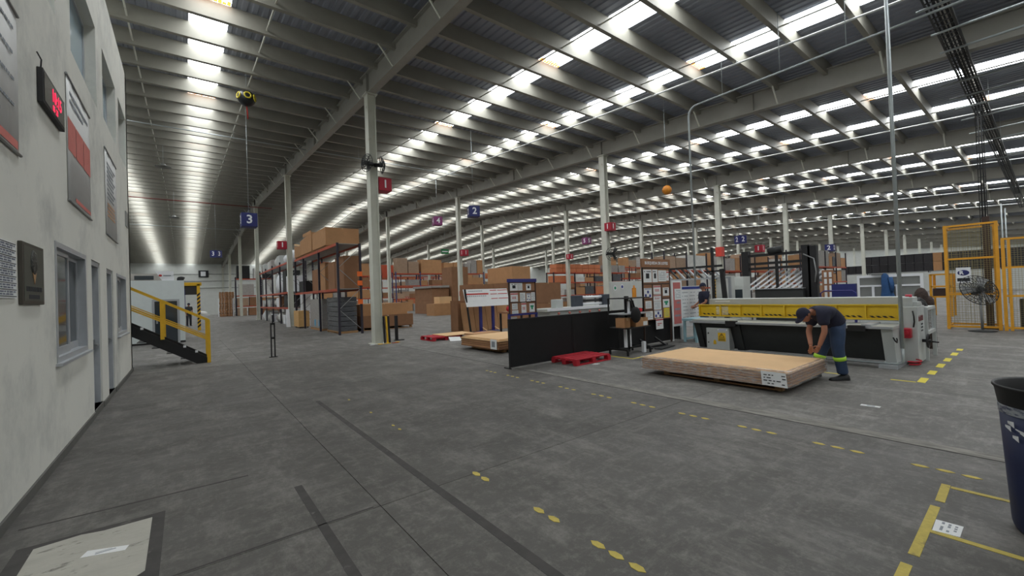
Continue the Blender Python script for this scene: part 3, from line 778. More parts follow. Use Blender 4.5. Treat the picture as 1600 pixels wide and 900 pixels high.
# ================================================================== BLACK SCREENS
for i, (a, b) in enumerate(((5.34, 7.27), (7.29, 8.98), (9.0, 11.95))):
    c = thing('screen_panel', ['long black cloth screen at the stack end of the row', 'black cloth screen behind the empty red pallet', 'black cloth screen behind the wheeled bench and notice board'][i], 'screen', ((a+b)/2, 7.05, 0), None)
    MB().box(a + 0.02, b - 0.02, 7.042, 7.058, 0.03, 1.03).build('cloth', 'black_cloth', c)
    MB().box(a, a + 0.025, 7.035, 7.065, 0, 1.05).box(b - 0.025, b, 7.035, 7.065, 0, 1.05).box(a + 0.025, b - 0.025, 7.035, 7.065, 1.025, 1.05).build('frame', 'black', c)
    for x in (a + 0.02, b - 0.02): MB().box(x - 0.015, x + 0.015, 7.02, 7.25, 0, 0.02).build('foot', 'black', c)
# ================================================================== SHEET CUTTING MACHINE
mx = thing('cutting_machine', 'long grey sheet cutting machine with a yellow guard and black apron', 'machine', (10.6, 3.6, 0))
YR, YL = 1.78, 5.58
# cheeks (side plates), slanting inward towards the floor
def cheek(y0, y1, mt, nm): MB().prism([(9.97, 0.70), (10.22, 0.06), (10.62, 0.06), (10.62, 0.70)], 'y', y0, y1).build(nm, mt, mx, bevel=0.006)
cheek(YR, YR + 0.16, 'machine', 'side_plate'); cheek(YL - 0.22, YL - 0.08, 'machine_dark', 'side_plate')
cheek(4.42, 4.58, 'machine_dark', 'rib_plate')
# apron: two dark plates between the cheeks
def apron(y0, y1, za, zb, nm):
    f = lambda z: 10.0 + (0.70 - z) * 0.39
    MB().add([(f(za)+0.03, y0, za), (f(za)+0.03, y1, za), (f(zb)+0.03, y1, zb), (f(zb)+0.03, y0, zb), (f(za)+0.06, y0, za), (f(za)+0.06, y1, za), (f(zb)+0.06, y1, zb), (f(zb)+0.06, y0, zb)],
             [(0,1,2,3),(7,6,5,4),(0,4,5,1),(1,5,6,2),(2,6,7,3),(3,7,4,0)]).build(nm, 'machine_dark', mx)
apron(YR + 0.16, 4.42, 0.36, 0.69, 'apron_panel'); apron(YR + 0.16, 4.42, 0.09, 0.36, 'apron_panel'); apron(4.58, YL - 0.22, 0.09, 0.69, 'apron_panel')
# table
MB().box(9.93, 10.72, YR - 0.02, YL, 0.70, 0.75).build('table', 'table_top', mx, bevel=0.004)
MB().box(9.90, 9.93, YR, YL, 0.71, 0.75).build('table_edge', 'alu', mx)
MB().box(9.9, 10.6, YR + 0.28, YR + 0.42, 0.75, 0.785).build('side_guide', 'alu', mx)
MB().box(9.86, 10.02, YR + 0.36, YR + 0.62, 0.66, 0.76).build('clamp', 'black', mx)
MB().box(9.9, 10.6, 4.62, 5.5, 0.75, 0.79).build('infeed_plate', 'table_top', mx)
MB().box(9.86, 10.0, 4.46, 4.68, 0.65, 0.775).build('clamp', 'black', mx)
# yellow guard: top rail, bottom rail, bays between dividers, black chevrons
g = MB().box(10.62, 10.64, YR, YL + 0.08, 0.84, 1.10).build('guard', 'guard_yellow', mx)
MB().box(10.56, 10.64, YR, YL + 0.1, 1.10, 1.125).build('top_rail', 'guard_yellow', g)
MB().box(10.56, 10.62, YR, YL + 0.1, 0.825, 0.85).build('bottom_rail', 'guard_yellow', g)
divs = [YR + 0.015] + [YR + 0.02 + 0.475 * i for i in range(1, 8)] + [YL + 0.085]
for y in divs: MB().box(10.565, 10.62, y - 0.014, y + 0.014, 0.85, 1.10).build('divider', 'guard_yellow', g)
for y0, y1 in zip(divs[:-1], divs[1:]):
    m_ = MB(); n = 4
    for k in range(n):
        y = y0 + 0.05 + (y1 - y0 - 0.1) * k / n
        m_.add([(10.617, y, 0.865), (10.617, y + 0.055, 0.865), (10.617, y + 0.10, 0.90), (10.617, y + 0.045, 0.90)], [(0, 1, 2, 3)])
    ch = m_.build('chevrons', 'black', g, fix=False)
MB().box(10.612, 10.618, 4.95, 5.25, 0.86, 1.09).build('clear_window', film('guard_window', (0.9, 0.85, 0.6), 0.35), g)
# upper beam
MB().box(10.75, 11.15, YR - 0.12, YL - 0.1, 0.8, 1.26).build('upper_beam', 'machine', mx, bevel=0.01)
MB().box(10.746, 10.75, YL - 0.62, YL - 0.25, 1.185, 1.205).build('maker_print', 'white_print', mx)
# drive housing at the right end
h = MB().box(10.64, 11.3, 1.54, 1.80, 0.03, 1.08).build('drive_housing', 'machine', mx, bevel=0.012)
MB().box(10.68, 11.12, 1.60, 1.79, 1.08, 1.25).build('end_frame', 'machine', mx, bevel=0.01)
MB().prism([(10.7, 1.08), (11.25, 1.08), (11.1, 1.16), (10.7, 1.17)], 'y', 1.545, 1.6).build('hood', 'machine', mx, bevel=0.01)
m_ = MB()
for i, (a, hh) in enumerate(((0, .09), (.05, .11), (.10, .08), (.17, .10), (.22, .10), (.27, .11), (.34, .09), (.39, .10))): m_.box(10.72 + a, 10.745 + a, 1.534, 1.541, 0.80, 0.80 + hh)
m_.build('lettering', mat('faded_red_print', srgb(120, 70, 70), 0.7, var=0.1), mx)
m_ = MB()
for i in range(3):
    for j in range(2): m_.box(10.95 + 0.1*j, 10.99 + 0.1*j, 1.534, 1.541, 0.60 + 0.06*i, 0.63 + 0.06*i)
m_.build('switches', 'ink', mx)
bt = MB().box(10.5, 10.66, 1.62, 1.74, 0.5, 0.68).build('switch_box', mat('switch_red', srgb(170, 26, 46), 0.5), mx, bevel=0.015)
MB().cyl((10.5, 1.68, 0.6), (10.46, 1.68, 0.6), 0.035, 14).build('stop_button', 'red_wood', bt)
# handwheel
hw = MB()
pts = [(11.0 + 0.12 * math.cos(a), 1.46, 0.42 + 0.12 * math.sin(a)) for a in [2 * math.pi * i / 20 for i in range(21)]]
hw.tube(pts, 0.016, 6, False)
for i in range(3):
    a = 2 * math.pi * i / 3; hw.cyl((11.0, 1.46, 0.42), (11.0 + 0.12*math.cos(a), 1.46, 0.42 + 0.12*math.sin(a)), 0.012, 6)
hw.cyl((11.0, 1.55, 0.42), (11.0, 1.42, 0.42), 0.03, 10)
hwo = hw.build('handwheel', 'black', mx)
MB().cyl((11.1, 1.46, 0.40), (11.1, 1.33, 0.39), 0.014, 8).build('crank_grip', 'black', hwo)
# rear outfeed frame seen past the housing
m_ = MB()
for x in (11.35, 12.25):
    for y in (1.53, 1.83): m_.box(x - 0.03, x + 0.03, y - 0.03, y + 0.03, 0.0, 1.0)
m_.box(11.35, 12.25, 1.5, 1.56, 0.5, 0.56).box(11.35, 12.25, 1.5, 1.86, 0.97, 1.03)
m_.build('outfeed_frame', 'machine', mx)
MB().box(11.38, 12.22, 1.53, 1.54, 0.56, 0.97).build('outfeed_guard', film('clear_guard', (0.8, 0.84, 0.84), 0.3), mx)
MB().tube([(11.25, 1.65, 1.06), (11.45, 1.62, 1.2), (11.8, 1.6, 1.12), (12.0, 1.6, 1.03)], 0.03, 8).build('hose', 'black', mx)
MB().cyl((10.85, 1.68, 1.24), (10.85, 1.68, 1.30), 0.05, 14).build('beacon', mat('beacon_red', srgb(190, 50, 70), 0.4), mx)
# control box with warning plates
cb = MB().box(9.99, 10.24, 4.66, 5.2, 0.08, 0.59).build('control_box', 'machine', mx, bevel=0.008)
wp = MB().box(9.984, 9.99, 4.74, 4.92, 0.28, 0.48).build('warning_plate', mat('warning_yellow', srgb(228, 184, 30), 0.5, var=0.04), cb)
tri = MB()
for a, b in (((4.83, .465), (4.77, .375)), ((4.77, .375), (4.89, .375)), ((4.89, .375), (4.83, .465))): tri.bar((9.982, a[0], a[1]), (9.982, b[0], b[1]), 0.006, 0.010)
tri.add([(9.981, 4.835, 0.45), (9.981, 4.815, 0.415), (9.981, 4.832, 0.415), (9.981, 4.82, 0.385), (9.981, 4.85, 0.425), (9.981, 4.834, 0.425)], [(0, 1, 2, 3, 4, 5)])
for i in range(3): tri.box(9.981, 9.985, 4.755, 4.905, 0.295 + 0.022*i, 0.305 + 0.022*i)
tri.build('print', 'ink', wp)
MB().box(9.984, 9.99, 4.965, 5.03, 0.20, 0.27).prism([(4.965, 0.27), (5.03, 0.27), (4.998, 0.315)], 'x', 9.984, 9.99).build('small_warning', mat('warning_yellow2', srgb(222, 176, 30), 0.5, var=0.04), cb)
MB().box(9.984, 9.99, 4.70, 4.92, 0.535, 0.565).build('name_strip', 'white_print', cb)
MB().box(9.982, 9.986, 4.72, 4.90, 0.545, 0.556).build('name_print', 'ink_blue', cb)
for z in (0.46, 0.24): MB().cyl((9.99, 5.15, z), (9.975, 5.15, z), 0.014, 10).build('latch', 'black', cb)
# foot rail and skids
MB().tube([(10.0, 1.66, 0.37), (10.02, 1.66, 0.16), (10.03, 1.68, 0.10), (10.06, 1.75, 0.075), (10.06, 5.5, 0.075)], 0.022, 8).build('foot_rail', 'galv', mx)
MB().box(9.9, 10.7, YR - 0.06, YR + 0.2, 0, 0.06).build('skid', 'alu', mx); MB().box(10.0, 10.7, YL - 0.25, YL - 0.05, 0, 0.06).build('skid', 'alu', mx)
MB().tube([(9.98, 1.775, 0.56), (9.98, 1.75, 0.50), (10.06, 1.74, 0.46), (10.15, 1.75, 0.50), (10.16, 1.76, 0.53)], 0.012, 6).build('cable_loop', 'black', mx)
MB().tube([(10.62, 1.6, 1.0), (10.58, 1.58, 0.9), (10.6, 1.58, 0.8), (10.64, 1.6, 0.7)], 0.012, 6).build('cable', 'black', mx)
# red hose coiled on the floor at the end
pts = [(10.46 + (0.09 + 0.004*i/6) * math.cos(i*0.5), 1.58 + (0.07 + 0.006*i/6) * math.sin(i*0.5), 0.015 + 0.004*i) for i in range(26)]
tag(MB().tube(pts, 0.013, 6).build('air_hose', 'red_wood'), 'thin red air hose coiled on the floor at the machine end', 'hose')

# galvanised conduit dropping from the roof to the machine
def pipe(pts, r, label, mt='galv', name='conduit', cat='pipe', group=None, n=8): return tag(MB().tube(pts, r, n).build(name, mt), label, cat, group)
pipe([(10.0, 1.66, gz(1.66) + P_B), (10.0, 1.66, 0.37)], 0.03, 'tall galvanised conduit dropping from the roof to the cutting machine')
pts = [(13.3, 7.23, 0.0), (13.3, 7.23, 7.23)] + [(13.3, 7.23 - 0.3 * (1 - math.cos(a)), 7.23 + 0.3 * math.sin(a)) for a in (0.4, 0.8, 1.2, 1.571)] + [(13.3, -4.0, 7.53)]
cn = thing('conduit', 'galvanised conduit bending from a roof run down behind the notice boards', 'pipe', (13.3, 7.23, 0.0))
MB().tube(pts, 0.03, 8).build('pipe', 'galv', cn)
for y in (6.1, 4.5, 3.0, 0.5, -0.6): MB().cyl((13.3, y, 7.53), (13.3, y, gz(y) + SH), 0.009, 6).build('hanger', 'galv', cn)

# ================================================================== BENCH ON A BLACK STAND
bc = thing('bench_stand', 'black framed work stand with shelves and white posts beside the red pallet', 'stand', (8.7, 6.45, 0))
x0, x1, y0, y1 = 8.25, 9.15, 6.22, 6.75
for x in (x0, x1):
    MB().box(x - 0.02, x + 0.02, y0, y1, 0.12, 0.16).build('foot_bar', 'black', bc)
    for y in (y0, y1): MB().box(x - 0.02, x + 0.02, y - 0.02, y + 0.02, 0, 0.13).build('leg', 'black', bc)
MB().box(x0, x1, 6.44, 6.52, 0.12, 0.16).build('cross_bar', 'black', bc)
MB().box(8.50, 8.56, 6.45, 6.51, 0.14, 0.66).build('white_post', 'white_print', bc); MB().box(8.66, 8.72, 6.45, 6.51, 0.14, 0.66).build('white_post', 'white_print', bc)
MB().box(8.57, 8.65, 6.44, 6.52, 0.05, 1.42).build('column', 'black', bc)
for z in (0.64, 0.98, 1.36): MB().box(x0 - 0.03, x1 + 0.03, y0 - 0.02, y1, z, z + 0.025).build('shelf', 'black' if z != 0.98 else 'alu', bc)
for x in (x0 - 0.02, x1 + 0.02): MB().box(x - 0.015, x + 0.015, y1 - 0.03, y1, 0.66, 1.38).build('side_rail', 'black', bc)
MB().box(8.7, 9.0, 6.55, 6.6, 1.04, 1.30).build('monitor', 'black', bc)
MB().box(8.45, 8.5, 6.3, 6.34, 1.0, 1.3).build('paper_rod', 'white_print', bc)
def carton(x0, x1, y0, y1, z0, z1, label, group=None, mt='card', tape=True, name='carton'):
    c = thing(name, label, 'box', ((x0+x1)/2, (y0+y1)/2, z0), group)
    MB().box(x0, x1, y0, y1, z0, z1).build('body', mt, c)
    xm = (x0 + x1) / 2
    MB().box(xm - 0.03, xm + 0.03, y0 - 0.002, y1 + 0.002, z1 - 0.06, z1 + 0.002).build('tape', 'tape_buff', c)
    return c
M['tape_buff'] = mat('packing_tape', srgb(190, 160, 120), 0.35, var=0.05)
carton(8.66, 9.16, 6.26, 6.6, 0.666, 0.87, 'open brown carton with a white label on the black bench stand', None)
tag(MB().box(8.95, 9.12, 6.25, 6.258, 0.68, 0.78).build('label_sheet', 'paper'), 'white label on the brown carton of the bench stand', 'label')
carton(8.25, 8.46, 6.28, 6.55, 0.666, 0.90, 'small light carton at the end of the bench stand', None, 'card')
tag(MB().sphere((8.98, 6.36, 1.06), 0.06, 12, (1.4, 1, 0.9)).build('red_bundle', mat('red_cloth', srgb(220, 40, 48), 0.7, bump=0.6, bscale=30)), 'crumpled bright red cloth on the middle shelf of the bench stand', 'cloth')
b_ = thing('bag', 'black backpack hanging on the bench stand', 'bag', (8.38, 6.2, 0.78))
MB().sphere((8.38, 6.05, 0.98), 0.19, 16, (0.85, 0.45, 1.0)).build('body', 'black_cloth', b_)
MB().tube([(8.33, 6.12, 1.15), (8.34, 6.18, 1.33), (8.4, 6.2, 1.375), (8.43, 6.16, 1.3), (8.44, 6.12, 1.15)], 0.015, 6).build('strap', 'black_cloth', b_)
v_ = tag(MB().box(8.80, 8.92, 6.40, 6.44, 1.386, 1.62).cyl((8.86, 6.42, 1.62), (8.86, 6.42, 1.68), 0.02, 8).build('orange_bottle', mat('orange_plastic', srgb(232, 150, 40), 0.5)), 'flat orange bottle standing on top of the bench stand', 'bottle')
tag(MB().box(8.98, 9.08, 6.28, 6.36, 0.0, 0.27).build('white_pot', 'white_print', bevel=0.012), 'small white container on the floor inside the bench stand', 'container')
tag(MB().box(8.2, 9.7, 7.2, 7.24, 1.32, 1.72).build('back_panel', 'plain_white'), 'plain pale panel standing behind the bench stand', 'panel') if False else None
# long pale panel behind the bench (cabinet side with round stickers)
cab = thing('pale_cabinet', 'pale grey machine cabinet with round stickers behind the bench stand', 'cabinet', (11.6, 10.0, 0))
pa, pb = ony(1000, 470, 9.0), ony(952, 440, 9.0)
MB().box(pb.x + 0.12, ony(1023, 440, 9.0).x, 9.0, 9.12, 0.0, 1.86).build('body', 'plain_white', cab, bevel=0.01)
p1_ = ony(961, 450, 9.0); p2_ = ony(972, 448, 9.0)
for p_, mt in ((p1_, 'ink_green'), (p2_, 'ink_blue')):
    MB().cyl((p_.x, 8.994, p_.z), (p_.x, 9.0, p_.z), 0.09, 18).build('sticker', 'white_print', cab)
    MB().cyl((p_.x, 8.99, p_.z), (p_.x, 8.995, p_.z), 0.05, 14).build('emblem', mt, cab)

# ================================================================== PIN BOARDS
def lines_x(m_, y, x0, x1, z0, z1, rows, th, rr, d=0.002):
    for r in range(rows):
        z = z1 - (r + 0.5) * (z1 - z0) / rows; x = x0
        while x < x1 - 0.01:
            l = min(rr.uniform(0.02, 0.06), x1 - x)
            if rr.random() > 0.15: m_.box(x, x + l, y - d, y, z - th/2, z + th/2)
            x += l + 0.012
def sheet(parent, y, x0, x1, z0, z1, kind, rr):
    p = MB().box(x0, x1, y - 0.004, y, z0, z1).build('paper', {'y': 'ink_yellow', 'p': 'pink_paper'}.get(kind, 'paper'), parent)
    m_ = MB(); w_, h_ = x1 - x0, z1 - z0; yy = y - 0.004
    if kind == 'code':
        m_.box(x0 + w_*.3, x0 + w_*.7, yy - .002, yy, z0 + h_*.3, z0 + h_*.7); lines_x(m_, yy, x0 + w_*.1, x1 - w_*.1, z0 + h_*.75, z0 + h_*.92, 1, h_*.08, rr); mt = 'ink'
    elif kind == 'green':
        m_.box(x0 + w_*.2, x0 + w_*.8, yy - .002, yy, z0 + h_*.55, z0 + h_*.78); m_.box(x0 + w_*.35, x0 + w_*.65, yy - .002, yy, z0 + h_*.3, z0 + h_*.55); mt = 'ink_green'
    elif kind == 'blue':
        for a, b in ((.5, .6), (.2, .25), (.75, .2)): m_.cyl((x0 + w_*a, yy, z0 + h_*b), (x0 + w_*a, yy - .002, z0 + h_*b), w_*.12, 10)
        m_.box(x0 + w_*.1, x0 + w_*.9, yy - .002, yy, z0 + h_*.88, z0 + h_*.94); mt = 'ink_blue'
    elif kind == 'red':
        m_.box(x0, x1, yy - .002, yy, z1 - h_*.18, z1 - h_*.06); lines_x(m_, yy, x0 + w_*.2, x1 - w_*.2, z0 + h_*.3, z0 + h_*.6, 2, h_*.08, rr); mt = 'ink_red'
    else:
        lines_x(m_, yy, x0 + w_*.12, x1 - w_*.12, z0 + h_*.12, z0 + h_*.9, 5, h_*.05, rr); mt = 'ink_grey'
    m_.build('print', mt, p)
M['pink_paper'] = mat('pink_paper', srgb(196, 112, 108), 0.8, var=0.05)
rr = random.Random(12)
NB = 6.93
nb = thing('notice_board', 'tall brown notice board pinned with paper sheets under a lettered header', 'notice board', (10.63, NB, 0))
bx0, bx1 = 9.96, 11.30
M['board_brown'] = mat('board_brown', srgb(150, 108, 80), 0.85, var=0.08, scale=3)
M['frame_brown'] = mat('frame_brown', srgb(62, 44, 38), 0.6, var=0.1)
MB().box(bx0, bx1, NB, NB + 0.03, 0.70, 2.18).build('backing', 'board_brown', nb)
hd = MB().box(bx0 - 0.02, bx1 + 0.02, NB - 0.02, NB + 0.04, 2.18, 2.42).build('header', 'board_brown', nb)
text('BUSQUEDA DE LOTES', 'lettering', 0.115, 'white_print', hd, ((bx0+bx1)/2, NB - 0.022, 2.30), '-y', bold=0.002)
cw = (bx1 - bx0) / 3
for x in (bx0, bx1 - 0.03): MB().box(x, x + 0.03, NB - 0.012, NB + 0.03, 0.0, 2.18).build('side_post', 'frame_brown', nb)
for z in (1.70, 2.15): MB().box(bx0, bx1, NB - 0.01, NB, z, z + 0.03).build('rail', 'frame_brown', nb)
for k in (1, 2): MB().box(bx0 + cw*k - 0.015, bx0 + cw*k + 0.015, NB - 0.01, NB, 0.72, 1.70).build('rail', 'frame_brown', nb)
for k, z in ((0, 1.28), (0, 0.98), (2, 1.28)): MB().box(bx0 + cw*k, bx0 + cw*(k+1), NB - 0.01, NB, z, z + 0.025).build('rail', 'frame_brown', nb)
def S_(k, f0, f1, z0, z1, kind): sheet(nb, NB - 0.001, bx0 + cw*k + cw*f0, bx0 + cw*k + cw*f1, z0, z1, kind, rr)
S_(0, .1, .97, 1.76, 2.12, 'code'); S_(1, .06, .62, 1.76, 2.12, 'code'); S_(1, .7, 1.6, 1.78, 2.10, 'text'); S_(2, .62, .9, 1.8, 2.08, 'red')
S_(0, .1, .92, 1.33, 1.60, 'blue'); S_(0, .2, .85, 1.03, 1.24, 'text'); S_(0, .2, .95, 0.72, 0.95, 'text')
S_(1, .1, .9, 1.42, 1.66, 'red'); S_(1, .08, .9, 1.22, 1.40, 'red'); S_(1, .1, .9, 0.98, 1.21, 'text'); S_(1, .12, .95, 0.75, 0.96, 'blue'); S_(1, .25, 1.05, 0.42, 0.72, 'red')
S_(2, .15, .85, 1.36, 1.60, 'code'); S_(2, .12, .85, 1.02, 1.26, 'green'); S_(2, .2, .8, 0.73, 1.0, 'y')
# pink-and-white poster and the large white board with a blue heading
pn = thing('poster_panel', 'narrow white panel with a long pink poster beside the notice board', 'poster', (11.65, NB, 0))
MB().box(11.38, 11.95, NB, NB + 0.02, 0.43, 1.80).box(11.38, 11.42, NB, NB + 0.02, 0, 0.43).box(11.9, 11.94, NB, NB + 0.02, 0, 0.43).build('panel', 'paper', pn)
sheet(pn, NB - 0.001, 11.46, 11.86, 0.5, 1.74, 'p', rr); sheet(pn, NB - 0.008, 11.52, 11.88, 1.22, 1.55, 'text', rr)
wb = thing('planning_board', 'large pale planning board with a blue heading strip behind the standing worker', 'board', (12.75, NB + 0.1, 0))
MB().box(11.98, 13.5, NB + 0.1, NB + 0.13, 0.36, 1.62).build('board', 'paper', wb)
MB().box(11.98, 13.5, NB + 0.094, NB + 0.1, 1.52, 1.60).build('heading', 'ink_blue', wb)
m_ = MB()
for r in range(9):
    for k in range(3): lines_x(m_, NB + 0.1, 12.1 + 0.45*k, 12.45 + 0.45*k, 0.5 + 0.11*r, 0.58 + 0.11*r, 1, 0.02, rr)
m_.build('print', 'ink_grey', wb)
for x in (12.0, 13.46): MB().box(x, x + 0.04, NB + 0.1, NB + 0.14, 0, 0.38).build('leg', 'alu', wb)
# light blue trestle
M['pale_blue'] = mat('pale_blue_paint', srgb(150, 186, 196), 0.5, var=0.06)
tr = thing('trestle', 'pale blue steel trestle next to the standing worker', 'trestle', (11.7, 6.45, 0))
for x in (11.45, 12.0):
    for y in (6.25, 6.6): MB().box(x - 0.03, x + 0.03, y - 0.03, y + 0.03, 0, 0.62).build('leg', 'pale_blue', tr)
MB().box(11.4, 12.05, 6.2, 6.65, 0.62, 0.68).build('top', 'pale_blue', tr)
for y in (6.25, 6.6): MB().box(11.45, 12.0, y - 0.02, y + 0.02, 0.06, 0.11).build('rail', 'pale_blue', tr)
for x in (11.58, 11.72, 11.86): MB().box(x - 0.02, x + 0.02, 6.24, 6.27, 0.11, 0.62).build('slat', 'pale_blue', tr)
# low black pedal frame on the floor in front of the screens
pf = thing('floor_frame', 'low black angled steel frame on the floor before the black screens', 'frame', (10.0, 6.6, 0))
MB().bar((9.55, 6.6, 0.03), (10.5, 6.6, 0.03), 0.06, 0.05).build('rail', 'black', pf)
for x in (9.6, 10.3): MB().bar((x, 6.45, 0.0), (x + 0.02, 6.85, 0.22), 0.05, 0.04).build('arm', 'black', pf)
MB().bar((9.6, 6.3, 0.02), (10.4, 6.4, 0.02), 0.2, 0.02).build('plate', 'machine_dark', pf)

# ================================================================== DISPLAY BOARDS BEYOND THE SCREENS
db = thing('display_board', 'wide white display board with red bands on two blue posts', 'board', (10.3, 14.9, 0))
B_ = MB().add([(9.2, 14.92, 1.08), (11.45, 14.92, 1.08), (11.45, 15.12, 1.82), (9.15, 15.12, 1.82), (9.2, 14.95, 1.08), (11.45, 14.95, 1.08), (11.45, 15.15, 1.82), (9.15, 15.15, 1.82)],
         [(0,1,2,3),(7,6,5,4),(0,4,5,1),(1,5,6,2),(2,6,7,3),(3,7,4,0)]).build('board', 'paper', db)
m_ = MB(); fy = lambda z: 14.915 + (z - 1.08) * 0.27
m_.add([(9.22, fy(1.58), 1.58), (10.4, fy(1.58), 1.58), (10.4, fy(1.64), 1.64), (9.22, fy(1.64), 1.64)], [(0, 1, 2, 3)])
for z in (1.38, 1.58, 1.74):
    for a, b in ((10.5, 10.85), (10.9, 11.42)): m_.add([(a, fy(z), z), (b, fy(z), z), (b, fy(z + .03), z + .03), (a, fy(z + .03), z + .03)], [(0, 1, 2, 3)])
m_.build('red_bands', 'ink_red', B_, fix=False)
m_ = MB()
for i in range(10): m_.add([(9.3 + .1*i, fy(1.5), 1.5), (9.36 + .1*i, fy(1.5), 1.5), (9.36 + .1*i, fy(1.54), 1.54), (9.3 + .1*i, fy(1.54), 1.54)], [(0, 1, 2, 3)])
for i in range(8): m_.add([(9.4 + .09*i, fy(1.72), 1.72), (9.47 + .09*i, fy(1.72), 1.72), (9.47 + .09*i, fy(1.755), 1.755), (9.4 + .09*i, fy(1.755), 1.755)], [(0, 1, 2, 3)])
m_.build('print', 'ink_grey', B_, fix=False)
for x in (10.05, 10.7):
    p_ = MB().box(x - 0.06, x + 0.06, 15.16, 15.24, 0, 1.4).build('post', 'blue_frame', db)
    MB().bar((x + 0.03, 15.12, 0.16), (x + 0.16, 14.98, 0.02), 0.09, 0.02).build('gusset', 'card_light', p_)
    MB().box(x - 0.14, x + 0.14, 14.9, 15.3, 0, 0.015).build('base', 'blue_frame', p_)
MB().bar((9.17, 15.0, 1.82), (9.4, 15.0, 0.03), 0.06, 0.06).box(9.2, 9.65, 14.85, 15.15, 0, 0.03).build('side_stand', 'black', db)
rr = random.Random(31)
kb = thing('card_rack', 'blue framed card board full of pinned sheets, behind the black screen', 'notice board', (7.1, 8.7, 0))
k0, k1 = 6.65, 7.58
MB().box(k0, k1, 8.7, 8.72, 1.02, 1.92).build('backing', 'board_brown', kb)
MB().box(k0 - 0.02, k1 + 0.02, 8.67, 8.74, 1.88, 1.97).build('top_rail', 'blue_frame', kb); MB().box(k0 - 0.02, k1 + 0.02, 8.67, 8.74, 1.0, 1.05).build('bottom_rail', 'blue_frame', kb)
for x in (k0, k1): MB().box(x - 0.025, x + 0.025, 8.68, 8.74, 0, 1.0).build('post', 'blue_frame', kb)
for x in (k0 + 0.01, k1 - 0.01): MB().box(x - 0.015, x + 0.015, 8.685, 8.72, 1.0, 1.9).build('side_rail', 'frame_brown', kb)
for z in (1.62, 1.34): MB().box(k0, k1, 8.69, 8.7, z, z + 0.02).build('shelf_rail', 'frame_brown', kb)
for (f0, f1, z0, z1, kd) in ((.05, .33, 1.66, 1.86, 'code'), (.34, .5, 1.66, 1.86, 'text'), (.64, .82, 1.66, 1.83, 'code'), (.06, .32, 1.37, 1.6, 'red'), (.40, .6, 1.36, 1.6, 'text'), (.64, .8, 1.36, 1.58, 'blue'), (.82, .97, 1.37, 1.6, 'text'),
                             (.1, .3, 1.16, 1.32, 'text'), (.44, .62, 1.06, 1.33, 'red'), (.74, .94, 1.07, 1.30, 'green'), (.1, .32, 1.04, 1.14, 'text')):
    sheet(kb, 8.699, k0 + f0*(k1-k0), k0 + f1*(k1-k0), z0, z1, kd, rr)
# ================================================================== PALLET RACKS
def rack(label, along, p0, cross0, widths, depth, levels, height, up_mat='upright', beam_mat='orange_beam', deck=(), brace=True):
    """p0: start along the run; cross0: near face. Uprights, beams and braces are each a part."""
    run0, run1 = p0, p0 + sum(widths)
    def pt(a, c, z): return (a, c, z) if along == 'x' else (c, a, z)
    cx, cy, _ = pt((run0 + run1)/2, cross0 + depth/2, 0)
    r = thing('pallet_rack', label, 'rack', (cx, cy, 0))
    def B(a0, a1, c0, c1, z0, z1, nm, mt):
        p, q = pt(a0, c0, z0), pt(a1, c1, z1)
        return MB().box(p[0], q[0], p[1], q[1], p[2], q[2]).build(nm, mt, r)
    edges_ = [run0]
    for w_ in widths: edges_.append(edges_[-1] + w_)
    for a in edges_:
        for c in (cross0, cross0 + depth - 0.09):
            u = B(a - 0.045, a + 0.045, c, c + 0.09, 0, height, 'upright', up_mat)
        if brace:
            n = max(2, int(height / 1.0)); m_ = MB()
            for i in range(n):
                z0, z1 = 0.2 + i * (height - 0.4)/n, 0.2 + (i+1) * (height - 0.4)/n
                c0, c1 = (cross0 + 0.05, cross0 + depth - 0.05) if i % 2 else (cross0 + depth - 0.05, cross0 + 0.05)
                MB().bar(pt(a, c0, z0), pt(a, c1, z1), 0.035, 0.02).build('brace', 'grey_steel', r)
    for i, (a, b) in enumerate(zip(edges_[:-1], edges_[1:])):
        for z in levels:
            for c in (cross0, cross0 + depth - 0.05):
                B(a + 0.045, b - 0.045, c, c + 0.05, z - 0.12, z, 'beam', beam_mat)
            if deck is True or i in deck: B(a + 0.045, b - 0.045, cross0 + 0.05, cross0 + depth - 0.05, z - 0.035, z - 0.005, 'deck', 'grey_steel')
    return r
def simple_box(x0, x1, y0, y1, z0, z1, label, group, mt='card', name='carton', cat='box', bevel=0.0):
    return tag(MB().box(x0, x1, y0, y1, z0, z1).build(name, mt, bevel=bevel), label, cat, group)
M['wrap_dark'] = mat('wrapped_dark', srgb(86, 88, 92), 0.25, var=0.3, scale=4, stretch=(1, 1, 5), bump=0.6, bscale=12)
M['wrap_grey'] = mat('wrapped_grey', srgb(156, 152, 148), 0.3, var=0.2, scale=4, stretch=(1, 1, 5), bump=0.5, bscale=12, rand=0.15)
M['wrap_tan'] = mat('wrapped_tan', srgb(160, 134, 112), 0.35, var=0.18, scale=4, stretch=(1, 1, 5), bump=0.4, bscale=12, rand=0.15)
M['sack'] = mat('white_sack', srgb(206, 206, 202), 0.7, var=0.1, scale=4, bump=0.5, bscale=8)
M['crate_wood'] = mat('crate_wood', srgb(206, 164, 108), 0.8, var=0.12, scale=4, stretch=(1, 1, 6))

